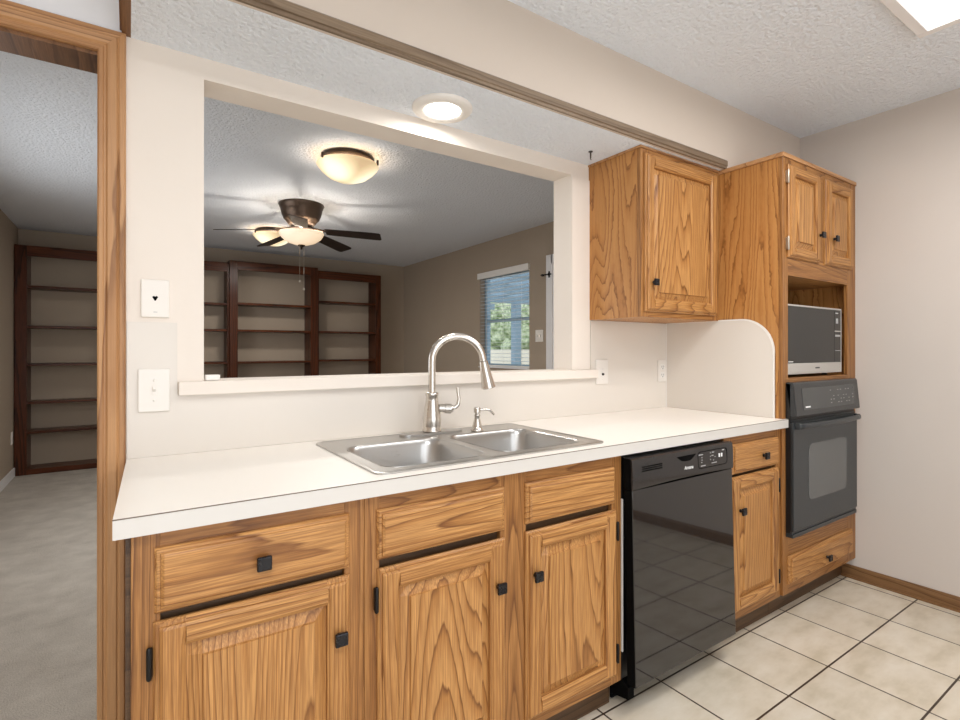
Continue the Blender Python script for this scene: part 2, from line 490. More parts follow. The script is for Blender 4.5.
# cover walls beside the living room between wall_back end and living right
# ------------------------------------------------------------------ trims
# door casing (colonial profile), right leg, head, left leg
prof = [(0, 0), (0, 0.010), (0.004, 0.014), (0.012, 0.014), (0.015, 0.011), (0.019, 0.011), (0.024, 0.017), (0.043, 0.019), (0.047, 0.015), (0.052, 0.018), (0.062, 0.018), (0.066, 0.013), (0.066, 0)]
def casing_leg(xin, dirx, z1):
    t = bmesh.new(); A = []; B = []
    for u, d in prof:
        A.append(t.verts.new((xin + dirx * u, -d, 0))); B.append(t.verts.new((xin + dirx * u, -d, z1 + u)))
    n = len(A)
    for i in range(n): t.faces.new((A[i], A[(i + 1) % n], B[(i + 1) % n], B[i]))
    t.faces.new(A); t.faces.new(B[::-1])
    m = MB(); m.add(t); return m
def casing_head(x0, x1, z):
    t = bmesh.new(); A = []; B = []
    for u, d in prof:
        A.append(t.verts.new((x0 - u, -d, z + u))); B.append(t.verts.new((x1 + u, -d, z + u)))
    n = len(A)
    for i in range(n): t.faces.new((A[i], A[(i + 1) % n], B[(i + 1) % n], B[i]))
    t.faces.new(A); t.faces.new(B[::-1])
    m = MB(); m.add(t); return m
tr = bpy.data.objects.new('trim_1', None); C.objects.link(tr); tr['kind'] = 'structure'; ORG[tr] = Vector((0, 0, 0))
obj('casing_leg', casing_leg(-0.0645, 1, 2.063), TRIMV, tr)
obj('casing_leg', casing_leg(-0.885, -1, 2.063), TRIMV, tr)
obj('casing_head', casing_head(-0.885, -0.0645, 2.063), TRIMH, tr)
b = MB(); b.box(-0.0643, -0.0505, 0.0, 0.122, 0, 2.052); b.box(-0.885, -0.871, 0.0, 0.122, 0, 2.052); b.box(-0.885, -0.0505, 0.0, 0.122, 2.052, 2.0655)
obj('jamb', b, TRIMY, tr)
# weathered wood strip along the soffit edge
b = MB()
b.prism([(-0.3436, 2.128), (-0.352, 2.128), (-0.352, 2.139), (-0.357, 2.141), (-0.357, 2.166), (-0.351, 2.172), (-0.3436, 2.172)], 'x', -0.0138, 2.47)
o2 = struct('trim_2', b, GREYTRIM)
b = MB()
b.prism([(0.0127, 2.1275), (-0.0085, 2.1275), (-0.0085, 2.139), (-0.0135, 2.141), (-0.0135, 2.166), (-0.0075, 2.172), (0.0127, 2.172)], 'y', -0.3436, -0.001)
struct('trim_3', b, TRIMY)
# white sill of the pass-through
b = MB(); b.box(0.131, 1.902, -0.030, -0.0005, 1.092, 1.132, 0.002); b.box(0.2005, 1.7475, -0.0005, 0.150, 1.092, 1.132, 0.001)
struct('trim_4', b, WALLW)
# white board that frames the pass-through on its right
b = MB(); b.box(1.750, 1.868, -0.006, -0.0003, 1.1325, SZ - 0.075, 0.001); struct('trim_5', b, WALLW)
# laminate splash on the wall and its joint strips
b = MB()
b.prism([(0.0035, 0.9145), (2.4615, 0.9145), (2.4615, 1.372), (1.875, 1.372), (1.875, 1.0905), (0.129, 1.0905), (0.129, 1.309), (0.0035, 1.309)], 'y', -0.004, -0.0002)
struct('trim_6', b, LAM)
b = MB(); b.box(2.4585, 2.4630, -0.0085, -0.0042, 0.9145, 1.372, 0.001); struct('trim_7', b, WHITE)

# ------------------------------------------------------------------ big invented window behind the photographer, out of view
w = bpy.data.objects.new('added_window_2', None); C.objects.link(w); w['kind'] = 'structure'; ORG[w] = Vector((0, 0, 0))
b = MB()
b.box(-0.95, 1.85, -3.6, -3.52, 0.04, 0.10); b.box(-0.95, 1.85, -3.6, -3.52, 2.09, 2.15)
for x in (-0.95, 0.42, 1.79): b.box(x, x + 0.06, -3.6, -3.52, 0.10, 2.09)
obj('window_frame', b, WHITEP, w)
b = MB(); b.box(-0.89, 1.79, -3.565, -3.56, 0.10, 2.09); obj('pane', b, GLASS, w)

# ------------------------------------------------------------------ cabinets
def P_edge(d):      # stepped outer edge of a drawer / door frame, depth against distance from the edge
    pts = [(0, 0.006), (0.004, 0.0105), (0.0095, 0.0110), (0.0105, 0.0155), (0.0160, 0.0190)]
    if d >= pts[-1][0]: return pts[-1][1]
    for (a, p), (c, q) in zip(pts, pts[1:]):
        if d <= c: return p + (q - p) * (d - a) / (c - a)
EO = [0, 0.004, 0.0095, 0.0105, 0.0160]
def both(a, c, offs): return [a + o for o in offs] + [c - o for o in reversed(offs)]

def drawer_front(parent, x0, x1, z0, z1, yb, name='drawer_front', knob=True, kx=None, kz=None):
    m = MB()
    f = lambda x, z: min(P_edge(min(x - x0, x1 - x)), P_edge(min(z - z0, z1 - z)))
    m.heightfield(both(x0, x1, EO), both(z0, z1, EO), f, yb)
    d = obj(name, m, OAKH, parent)
    if knob: make_knob(d, kx if kx is not None else (x0 + x1) / 2, yb - 0.019, kz if kz is not None else (z0 + z1) / 2)
    return d

def make_knob(parent, x, y, z):
    m = MB()
    m.lathe([(0.0, 0.0), (0.008, 0.0), (0.0065, -0.004), (0.006, -0.014), (0.0, -0.014)], (x, y, z), seg=16,
            mat=Matrix.Translation((x, y, z)) @ Matrix.Rotation(-PI / 2, 4, 'X'))
    m.box(x - 0.015, x + 0.015, y - 0.023, y - 0.013, z - 0.015, z + 0.015, 0.003)
    return obj('knob', m, KNOBM, parent)

def make_hinge(parent, x, y, z, mat, h=0.055):
    m = MB()
    m.box(x - 0.006, x + 0.004, y - 0.012, y, z - h / 2, z + h / 2, 0.002)
    m.lathe([(0, -h / 2 - 0.006), (0.004, -h / 2 - 0.003), (0.005, -h / 2), (0.005, h / 2), (0.004, h / 2 + 0.003), (0, h / 2 + 0.006)], (x - 0.002, y - 0.012, z), seg=12)
    return obj('hinge', m, mat, parent)

def cab_door(parent, x0, x1, z0, z1, yb, knob, hinges, stile=0.055, hmat=IRON):
    """raised panel door: stiles are the door's own mesh, rails and panel its sub-parts"""
    IN = [(0.0, 0.019), (-0.004, 0.0175), (-0.008, 0.0125)]
    zs = both(z0, z1, EO)
    p = MB(); a, c, e, g = x0 + stile + 0.0004, x1 - stile - 0.0004, z0 + stile + 0.0004, z1 - stile - 0.0004
    PO = [0, 0.004, 0.028, 0.0300]
    def PP(t):
        pts = [(0, 0.003), (0.004, 0.003), (0.028, 0.0115), (0.0300, 0.0170)]
        if t >= 0.0300: return 0.0170
        for (q, w1), (s, w2) in zip(pts, pts[1:]):
            if t <= s: return w1 + (w2 - w1) * (t - q) / (s - q)
    p.heightfield(both(a, c, PO), both(e, g, PO), lambda x, z: min(PP(min(x - a, c - x)), PP(min(z - e, g - z))), yb)
    d = obj('door', p, OAKP, parent)
    for sx in (0, 1):
        if sx == 0: xs = [x0 + o for o in EO] + [x0 + stile - 0.009, x0 + stile - 0.004, x0 + stile]
        else: xs = [x1 - stile, x1 - stile + 0.004, x1 - stile + 0.009] + [x1 - o for o in reversed(EO)]
        def f(x, z):
            q = min(x - x0, x1 - x)
            v = min(P_edge(q), P_edge(min(z - z0, z1 - z)))
            e2 = stile - q
            if e2 < 0.009 and z0 + stile * 0.99 <= z <= z1 - stile * 0.99: v = min(v, 0.0125 + 0.0065 * e2 / 0.009)
            return v
        m = MB(); m.heightfield(xs, sorted(set(zs + [z0 + stile - 0.0005, z0 + stile, z1 - stile, z1 - stile + 0.0005])), f, yb)
        obj('stile', m, OAKV, d)
    for top in (0, 1):
        r = MB(); xs = [x0 + stile + 0.0003, x1 - stile - 0.0003]
        if top: zz = [z1 - stile, z1 - stile + 0.004, z1 - stile + 0.009] + [z1 - o for o in reversed(EO)]
        else: zz = [z0 + o for o in EO] + [z0 + stile - 0.009, z0 + stile - 0.004, z0 + stile]
        def fr(x, z):
            dd = min(z - z0, z1 - z); v = P_edge(dd); e = stile - dd
            if e < 0.009: v = min(v, 0.0125 + 0.0065 * e / 0.009)
            return v
        r.heightfield(xs, zz, fr, yb); obj('rail', r, OAKH, d)
    if knob: make_knob(d, knob[0], yb - 0.019, knob[1])
    for hx, hz in hinges: make_hinge(d, hx, yb, hz, hmat)
    return d

YF, YC = -0.610, -0.591      # face-frame front and carcass front
def base_carcass(x0, x1):
    m = MB()
    m.box(x0, x0 + 0.016, YC, -0.01, 0.105, 0.874); m.box(x1 - 0.016, x1, YC, -0.01, 0.105, 0.874)
    m.box(x0 + 0.016, x1 - 0.016, YC, -0.01, 0.105, 0.121); m.box(x0 + 0.016, x1 - 0.016, -0.02, -0.01, 0.121, 0.874)
    return m
def face(parent, x0, x1, z0, z1, stiles, rails):
    for a, c in stiles:
        m = MB(); m.box(a, c, YF, YC - 0.0002, z0, z1, 0.001, 1); obj('frame_stile', m, OAKF, parent)
    for a, c, q, w_ in rails:
        r = MB(); r.box(a, c, YF + 0.0004, YC - 0.0002, q, w_); obj('frame_rail', r, OAKFH, parent)
def back_board(parent, x0, x1, y0, y1, z0, z1, mat):  # dark board: shade in the gaps between the fronts put into its colour
    m = MB(); m.box(x0, x1, y0, y1, z0, z1); obj('back_board', m, mat, parent)
def toe(parent, x0, x1):
    m = MB(); m.box(x0, x1, -0.557, -0.545, 0.0, 0.1045); return obj('toe_kick', m, TOE, parent)

# left base cabinet
c1 = thing('base_cabinet', 'oak base cabinet beside the doorway with one knobbed drawer over one door', 'cabinet', (0.245, -0.3, 0))
obj('carcass', base_carcass(0.012, 0.4785), OAKS, c1)
face(c1, 0.012, 0.4785, 0.105, 0.874, [(0.012, 0.060), (0.430, 0.4785)], [(0.060, 0.430, 0.828, 0.874), (0.060, 0.430, 0.105, 0.145)])
m_ = MB(); m_.box(0.0032, 0.0118, -0.600, -0.03, 0.0, 0.874); obj('gap_shade_strip', m_, TOE, c1)  # dark strip standing in for the shaded gap beside the door casing
drawer_front(c1, 0.050, 0.440, 0.714, 0.841, YF)
cab_door(c1, 0.048, 0.441, 0.135, 0.697, YF, (0.411, 0.566), [(0.043, 0.622), (0.043, 0.21)])
toe(c1, 0.012, 0.4785)
back_board(c1, 0.0607, 0.4293, -0.596, -0.5912, 0.1455, 0.8275, TOE)
# sink base cabinet
c2 = thing('base_cabinet', 'wide oak base cabinet under the sink with two doors and two false drawer fronts', 'cabinet', (0.937, -0.3, 0))
obj('carcass', base_carcass(0.4795, 1.3945), OAKS, c2)
face(c2, 0.4795, 1.3945, 0.105, 0.874, [(0.4795, 0.518), (0.885, 0.980), (1.345, 1.3945)],
     [(0.518, 0.885, 0.828, 0.874), (0.518, 0.885, 0.105, 0.145), (0.980, 1.345, 0.828, 0.874), (0.980, 1.345, 0.105, 0.145)])
drawer_front(c2, 0.510, 0.895, 0.714, 0.836, YF, knob=False, name='false_drawer_front')
drawer_front(c2, 0.973, 1.354, 0.714, 0.836, YF, knob=False, name='false_drawer_front')
cab_door(c2, 0.511, 0.897, 0.135, 0.692, YF, (0.866, 0.565), [(0.508, 0.620), (0.508, 0.21)])
cab_door(c2, 0.973, 1.362, 0.135, 0.692, YF, (1.000, 0.565), [(1.367, 0.620), (1.367, 0.21)])
toe(c2, 0.4795, 1.3945)
for a, c in ((0.5187, 0.8843), (0.9807, 1.3443)):
    back_board(c2, a, c, -0.596, -0.5912, 0.1455, 0.8275, TOE)
# narrow base cabinet
c3 = thing('base_cabinet', 'narrow oak base cabinet between the dishwasher and the oven cabinet', 'cabinet', (2.236, -0.3, 0))
obj('carcass', base_carcass(2.010, 2.4635), OAKS, c3)
face(c3, 2.010, 2.4635, 0.105, 0.874, [(2.010, 2.062), (2.418, 2.4635)], [(2.062, 2.418, 0.828, 0.874), (2.062, 2.418, 0.105, 0.145)])
drawer_front(c3, 2.058, 2.428, 0.714, 0.838, YF, kx=2.283, kz=0.772)
cab_door(c3, 2.050, 2.428, 0.140, 0.702, YF, (2.100, 0.563), [(2.433, 0.620), (2.433, 0.21)])
toe(c3, 2.010, 2.4635)
back_board(c3, 2.0627, 2.4173, -0.596, -0.5912, 0.1455, 0.8275, TOE)

# countertop with the sink cut-out
ct = thing('countertop', 'long white laminate countertop with a dark seam line along its front edge', 'countertop', (1.2, -0.3, 0.875))
hole = rrect(0.545, 1.300, -0.565, -0.075, 0.03, 4)
b = MB(); b.polyfill([[(-0.016, -0.634), (2.491, -0.634), (2.491, -0.6245), (2.4635, -0.6245), (2.4635, -0.0005), (0.0034, -0.0005)], hole], 0.8755, 0.914)
obj('slab', b, LAMTOP, ct)
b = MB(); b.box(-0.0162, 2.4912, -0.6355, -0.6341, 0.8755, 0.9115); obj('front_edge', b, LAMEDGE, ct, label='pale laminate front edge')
b = MB(); b.box(-0.0162, 2.4912, -0.6352, -0.6341, 0.9117, 0.9138); obj('edge_seam', b, SEAM, ct, label='thin dark seam line')
# ------------------------------------------------------------------ sink
sk = thing('sink', 'double bowl stainless steel sink set in the white countertop', 'sink', (0.925, -0.32, 0.914))
BX = [(0.563, 0.899, -0.552, -0.200), (0.939, 1.288, -0.552, -0.188)]
L1 = rrect(BX[0][0], BX[0][1], BX[0][2], BX[0][3], 0.055, 8); L2 = rrect(BX[1][0], BX[1][1], BX[1][2], BX[1][3], 0.055, 8)
b = MB(); b.polyfill([rrect(0.520, 1.344, -0.594, -0.055, 0.03, 6), L1, L2], 0.9143, 0.9185)
obj('rim', b, STEEL, sk)
b = MB()
ro, ri = rrect(0.520, 1.344, -0.594, -0.055, 0.03, 6), rrect(0.529, 1.335, -0.585, -0.064, 0.026, 6)
t = bmesh.new(); A = [t.verts.new((x, y, 0.9188)) for x, y in ro]; B_ = [t.verts.new((x, y, 0.9210)) for x, y in ri]
ri2 = rrect(0.534, 1.330, -0.580, -0.069, 0.024, 6); D_ = [t.verts.new((x, y, 0.9188)) for x, y in ri2]
for q, w_ in ((A, B_), (B_, D_)):
    for i in range(len(q)): t.faces.new((q[i], q[(i + 1) % len(q)], w_[(i + 1) % len(q)], w_[i]))
b.add(t); obj('raised_lip', b, STEEL, sk, smooth=50)
for (x0, x1, y0, y1) in BX:
    t = bmesh.new(); rings = []
    for inset, z, r in ((0.0, 0.9187, 0.055), (0.0, 0.9198, 0.056), (0.002, 0.9194, 0.054), (0.005, 0.914, 0.053), (0.010, 0.90, 0.052), (0.016, 0.78, 0.056), (0.020, 0.765, 0.056), (0.030, 0.753, 0.05), (0.05, 0.748, 0.04)):
        rings.append([t.verts.new((x, y, z)) for x, y in rrect(x0 + inset, x1 - inset, y0 + inset, y1 - inset, r, 8)])
    for q, w_ in zip(rings, rings[1:]):
        for i in range(len(q)): t.faces.new((q[i], q[(i + 1) % len(q)], w_[(i + 1) % len(q)], w_[i]))
    t.faces.new(rings[-1])
    b = MB(); b.add(t); bo = obj('bowl', b, STEEL, sk, smooth=60)
    d = MB(); d.lathe([(0, 0.7465), (0.03, 0.7465), (0.04, 0.752), (0.045, 0.750), (0.045, 0.7485)], ((x0 + x1) / 2, (y0 + y1) / 2, 0.0), seg=24)
    obj('drain', d, DARKM, bo)

# faucet
fx, fy, fz = 0.938, -0.110, 0.9187
fc = thing('faucet', 'brushed nickel gooseneck kitchen faucet rising behind the sink bowls', 'faucet', (fx, fy, fz))
b = MB(); b.prism(rrect(fx - 0.130, fx + 0.125, fy - 0.030, fy + 0.028, 0.0285, 8), 'z', fz, fz + 0.007, 0.002); obj('deck_plate', b, STEEL, fc)
b = MB(); b.lathe([(0.0, 0.0072), (0.034, 0.0072), (0.036, 0.012), (0.032, 0.018), (0.033, 0.03), (0.034, 0.055), (0.030, 0.085), (0.0245, 0.115), (0.022, 0.138), (0.0245, 0.141), (0.0245, 0.149), (0.020, 0.153), (0.0, 0.153)], (fx, fy, fz)); obj('body', b, NICKEL, fc)
th = R(-20); dx, dy = math.cos(th), math.sin(th)
path = [(fx, fy, fz + 0.150), (fx, fy, 1.12), (fx, fy, 1.18)]
for i in range(1, 21):
    a = R(180 - i * 168 / 20); r = 0.097 + 0.097 * math.cos(a); path.append((fx + dx * r, fy + dy * r, 1.187 + 0.092 * math.sin(a)))
def at(k):
    r0 = 0.097 + 0.097 * math.cos(R(12)); z0 = 1.187 + 0.092 * math.sin(R(12))
    return (fx + dx * (r0 + 0.20 * k), fy + dy * (r0 + 0.20 * k), z0 - 0.98 * k)
path.append(at(0.020))
b = MB(); b.tube(path, 0.0135, 18); obj('spout', b, NICKEL, fc, smooth=50)
b = MB(); b.tube([at(0.022), at(0.0225), at(0.03), at(0.07), at(0.11), at(0.125), at(0.1255)], [0.013, 0.0160, 0.0172, 0.0205, 0.0255, 0.0275, 0.024], 20); sh = obj('spray_head', b, NICKEL, fc, smooth=40)
b = MB(); b.tube([at(0.1257), at(0.127)], 0.021, 18); obj('spray_face', b, BLACK, sh)
b = MB(); b.tube([(fx + 0.025, fy - 0.008, 1.012), (fx + 0.045, fy - 0.016, 1.010), (fx + 0.0455, fy - 0.016, 1.010), (fx + 0.067, fy - 0.024, 1.008), (fx + 0.0672, fy - 0.024, 1.008), (fx + 0.075, fy - 0.027, 1.008)], [0.015, 0.0155, 0.0185, 0.0185, 0.015, 0.012], 18)
b.tube([(fx + 0.07, fy - 0.025, 1.008), (fx + 0.083, fy - 0.030, 1.012), (fx + 0.093, fy - 0.034, 1.024), (fx + 0.096, fy - 0.035, 1.045), (fx + 0.092, fy - 0.034, 1.070), (fx + 0.091, fy - 0.033, 1.088)], [0.007, 0.0075, 0.0075, 0.0065, 0.006, 0.0068], 12)
obj('lever_handle', b, NICKEL, fc, smooth=50)
# soap dispenser
sx, sy = 1.107, -0.158
sd = thing('soap_dispenser', 'small brushed nickel soap dispenser right of the faucet', 'soap dispenser', (sx, sy, fz))
b = MB(); b.lathe([(0, 0.0002), (0.024, 0.0002), (0.025, 0.006), (0.019, 0.010), (0.018, 0.020), (0.013, 0.040), (0.010, 0.055), (0.012, 0.058), (0.012, 0.062), (0.009, 0.064), (0, 0.064)], (sx, sy, fz), seg=24); obj('base', b, NICKEL, sd)
b = MB(); b.lathe([(0, 0.0645), (0.008, 0.0645), (0.008, 0.068), (0.013, 0.070), (0.0135, 0.086), (0.011, 0.091), (0, 0.092)], (sx, sy, fz), seg=24)
b.tube([(sx + 0.010, sy - 0.003, fz + 0.080), (sx + 0.035, sy - 0.010, fz + 0.082), (sx + 0.052, sy - 0.014, fz + 0.077), (sx + 0.066, sy - 0.018, fz + 0.060)], [0.006, 0.0052, 0.0048, 0.0042], 10); obj('pump_head', b, NICKEL, sd, smooth=50)

# ------------------------------------------------------------------ dishwasher (door leans out a little at the foot)
dw = thing('dishwasher', 'glossy black dishwasher under the countertop beside the sink cabinet', 'dishwasher', (1.70, -0.35, 0))
b = MB(); b.box(1.402, 2.004, -0.605, -0.03, 0.102, 0.862, 0.004)
obj('tub', b, BLACK, dw)
b = MB(); b.box(1.398, 1.4015, -0.613, -0.606, 0.20, 0.72); obj('insulation_strip', b, WHITE, dw, label='white insulation edge')
b = MB(); b.box(1.404, 2.002, -0.560, -0.550, 0.012, 0.1018); obj('kick_plate', b, VOID, dw)
b = MB(); b.prism([(-0.632, 0.045), (-0.632, 0.085), (-0.600, 0.1018), (-0.5602, 0.1018), (-0.5602, 0.030)], 'x', 1.404, 1.434); obj('side_bracket', b, VOID, dw)
for x in (1.43, 1.97):
    b = MB(); b.lathe([(0, 0.0), (0.016, 0.0), (0.016, 0.008), (0.006, 0.01), (0.006, 0.1018), (0, 0.1018)], (x, -0.50, 0.0), seg=14); obj('foot', b, DARKM, dw)
def lean(z): return -0.650 - (0.863 - z) * 0.024
def leanbox(m, x0, x1, z0, z1, dout, dback, bev=0.002):
    m.prism([(lean(z0) - dout, z0), (lean(z1) - dout, z1), (lean(z1) + dback, z1), (lean(z0) + dback, z0)], 'x', x0, x1, bev)
b = MB(); leanbox(b, 1.4005, 1.998, 0.103, 0.7555, 0.0, 0.035, 0.002); dd = obj('door', b, DWG, dw)
b = MB(); leanbox(b, 1.3978, 1.4003, 0.104, 0.755, -0.002, 0.034, 0.0); obj('door_side', b, VOID, dd)
b = MB(); leanbox(b, 1.3962, 1.3978, 0.757, 0.860, -0.002, 0.034, 0.0); obj('panel_side', b, VOID, dd)
b = MB()
# control panel, thicker and dished along its lower edge
n = 14; t = bmesh.new(); xs = [1.398 + (2.000 - 1.398) * i / n for i in range(n + 1)]
zrow = [0.757, 0.765, 0.80, 0.845, 0.858, 0.862]
def cpd(z): return {0.757: 0.0015, 0.765: 0.004, 0.80: 0.005, 0.845: 0.004, 0.858: 0.002, 0.862: -0.004}[z]
def cz(i, z): return z + (0.006 * math.sin(PI * i / n) if z < 0.77 else 0)
G = [[t.verts.new((x, lean(z) - cpd(z), cz(i, z))) for z in zrow] for i, x in enumerate(xs)]
K = [[t.verts.new((x, lean(z) + 0.035, cz(i, z))) for z in (zrow[0], zrow[-1])] for i, x in enumerate(xs)]
for i in range(n):
    for j in range(len(zrow) - 1): t.faces.new((G[i][j], G[i + 1][j], G[i + 1][j + 1], G[i][j + 1]))
    t.faces.new((G[i][0], K[i][0], K[i + 1][0], G[i + 1][0])); t.faces.new((G[i][-1], G[i + 1][-1], K[i + 1][1], K[i][1]))
    t.faces.new((K[i][0], K[i][1], K[i + 1][1], K[i + 1][0]))
for i in (0, n): t.faces.new(G[i] + [K[i][1], K[i][0]])
b.add(t); cp = obj('control_panel', b, DWP, dw, smooth=30)
def onp(z, e=0.0): return lean(z) - 0.0048 - e
b = MB()
for k in range(3): b.box(1.447, 1.555, onp(0.83 - k * 0.007) - 0.0005, onp(0.83) + 0.001, 0.828 - k * 0.007, 0.832 - k * 0.007)
obj('vent', b, VOID, cp)
b = MB(); b.prism([(1.638, 0.842), (1.752, 0.842), (1.727, 0.826), (1.712, 0.822), (1.680, 0.822), (1.664, 0.826)], 'y', onp(0.83) - 0.0008, onp(0.83) + 0.004); obj('handle_pocket', b, VOID, cp)
text_mesh('Amana', 0.019, WHITEMARK, cp, 'brand_lettering', Matrix.Translation((1.708, onp(0.797) - 0.0006, 0.797)) @ FACE)
b = MB()
random.seed(3)
for X, zz, wd in ((1.782, 0.834, 0.030), (1.790, 0.823, 0.004), (1.790, 0.814, 0.006), (1.788, 0.805, 0.005), (1.797, 0.792, 0.030), (1.845, 0.835, 0.004), (1.862, 0.836, 0.014), (1.845, 0.822, 0.004), (1.858, 0.824, 0.012), (1.875, 0.818, 0.004), (1.845, 0.810, 0.004), (1.864, 0.806, 0.004), (1.868, 0.796, 0.034), (1.930, 0.838, 0.014)):
    b = MB(); b.box(X - wd / 2, X + wd / 2, onp(zz) - 0.0006, onp(zz) + 0.001, zz - 0.0016, zz + 0.0016); obj('printed_legend', b, GREYMARK, cp)
for X in (1.903, 1.919):
    b = MB(); b.box(X - 0.0038, X + 0.0038, onp(0.82) - 0.0018, onp(0.82) + 0.001, 0.813, 0.827, 0.0008); obj('button', b, WHITEMARK, cp, label='pale button')
b = MB()
oo = rrect(1.765, 1.957, 0.782, 0.846, 0.016, 6); ii = rrect(1.767, 1.955, 0.784, 0.844, 0.0145, 6)
t = bmesh.new(); A = [t.verts.new((x, onp(z) - 0.0008, z)) for x, z in oo]; B_ = [t.verts.new((x, onp(z) - 0.0008, z)) for x, z in ii]
A2 = [t.verts.new((x, onp(z) + 0.001, z)) for x, z in oo]
for i in range(len(A)):
    j = (i + 1) % len(A); t.faces.new((A[i], A[j], B_[j], B_[i])); t.faces.new((A[i], A2[i], A2[j], A[j]))
b.add(t); obj('panel_outline', b, VOID, cp)

# ------------------------------------------------------------------ upper wall cabinet
uc = thing('wall_cabinet', 'oak upper cabinet with one raised panel door hung above the counter corner', 'cabinet', (2.16, -0.15, 1.374))
b = MB(); b.box(1.866, 2.4635, -0.2925, -0.001, 1.374, 2.118); obj('carcass', b, OAKS, uc)
for a, c in ((1.866, 1.916), (2.412, 2.4635)):
    b = MB(); b.box(a, c, -0.3115, -0.2927, 1.374, 2.118, 0.001, 1); obj('frame_stile', b, OAKF, uc)
for q, w_ in ((1.374, 1.42), (2.07, 2.118)):
    b = MB(); b.box(1.916, 2.412, -0.3112, -0.2927, q, w_); obj('frame_rail', b, OAKFH, uc)
b = MB(); b.box(1.9165, 2.4115, -0.306, -0.2926, 1.4205, 2.0695); obj('back_board', b, OAKS, uc)
cab_door(uc, 1.886, 2.434, 1.398, 2.098, -0.3115, (1.930, 1.527), [], stile=0.058)
b = MB(); b.box(1.860, 2.4635, -0.3165, -0.001, 2.1185, 2.1275, 0.001); obj('top_trim', b, TRIMH, uc)

# ------------------------------------------------------------------ tall oven cabinet
YT = -0.622
tc = thing('oven_cabinet', 'tall oak cabinet in the corner holding the microwave and the wall oven', 'cabinet', (2.853, -0.31, 0))
X0, X1 = 2.465, 3.2400
b = MB()
for a, c in ((X0, X0 + 0.018), (X1 - 0.018, X1)): b.prism([(YT + 0.0192, 0.105), (-0.544, 0.105), (-0.544, 0.0), (-0.001, 0.0), (-0.001, 2.108), (YT + 0.0192, 2.108)], 'x', a, c)
b.box(X0 + 0.018, X1 - 0.018, -0.012, -0.001, 0.09, 2.108)
obj('carcass', b, OAKS, tc)
for z in (0.105, 0.345, 1.080, 1.575, 2.090):
    b = MB(); b.box(X0 + 0.0182, X1 - 0.0182, YT + 0.0192, -0.0122, z, z + 0.018); obj('shelf', b, OAKH, tc)
for a, c, q, w_ in ((X0, 2.512, 0.11, 2.108), (3.143, X1, 0.11, 2.108), (2.803, 2.877, 1.6652, 2.0598)):
    b = MB(); b.box(a, c, YT, YT + 0.019, q, w_, 0.0015, 1); obj('frame_stile', b, OAKF, tc)
for q, w_ in ((0.11, 0.165), (0.270, 0.392), (1.075, 1.0985), (1.571, 1.665), (2.06, 2.108)):
    b = MB(); b.box(2.5122, 3.1428, YT + 0.0004, YT + 0.019, q, w_); obj('frame_rail', b, OAKFH, tc)
for a, c, q, w_ in ((2.5125, 3.1425, 0.1655, 0.2695), (2.5125, 2.8025, 1.6655, 2.0595), (2.8775, 3.1425, 1.6655, 2.0595)): back_board(tc, a, c, YT + 0.006, YT + 0.0188, q, w_, TOE)
cab_door(tc, 2.500, 2.805, 1.652, 2.080, YT, (2.787, 1.784), [(2.494, 2.02), (2.494, 1.715)], stile=0.050, hmat=HINGEM)
cab_door(tc, 2.872, 3.180, 1.652, 2.080, YT, (2.935, 1.784), [], stile=0.055)
drawer_front(tc, 2.502, 3.172, 0.155, 0.284, YT, kx=2.855, kz=0.208)
b = MB(); b.box(X0 - 0.006, X1, YT - 0.006, -0.001, 2.1085, 2.1278, 0.0015); obj('top_trim', b, TRIMH, tc)
b = MB(); b.box(X0 + 0.0002, X1 - 0.0005, -0.557, -0.545, 0.0, 0.104); obj('toe_kick', b, TOE, tc)
# laminate end splash with a rounded corner, glued to the cabinet's side
pts = [(-0.0045, 0.9148), (-0.0045, 1.3775), (-0.43, 1.3775)]
for i in range(1, 13):
    a = R(90 + 90 * i / 12); pts.append((-0.43 + 0.158 * math.cos(a), 1.2195 + 0.158 * math.sin(a)))
pts += [(-0.588, 0.9148)]
es = thing('side_splash', 'white laminate side splash with a rounded corner on the oven cabinet', 'backsplash', (2.463, -0.3, 0.915))
b = MB(); b.prism(pts, 'x', 2.4612, 2.4648); obj('panel', b, LAM, es)
inner = [(y * 0.985 - 0.0 if y < -0.02 else y, z - 0.006 if z > 1.0 else z) for y, z in pts]
b = MB(); t = bmesh.new()
A = [t.verts.new((2.4600, y, z)) for y, z in pts[1:]]; B_ = [t.verts.new((2.4600, y, z)) for y, z in inner[1:]]
A2 = [t.verts.new((2.4649, y, z)) for y, z in pts[1:]]
for i in range(len(A) - 1):
    t.faces.new((A[i], A[i + 1], B_[i + 1], B_[i])); t.faces.new((A[i], A2[i], A2[i + 1], A[i + 1]))
b.add(t); obj('edge_band', b, WHITE, es)

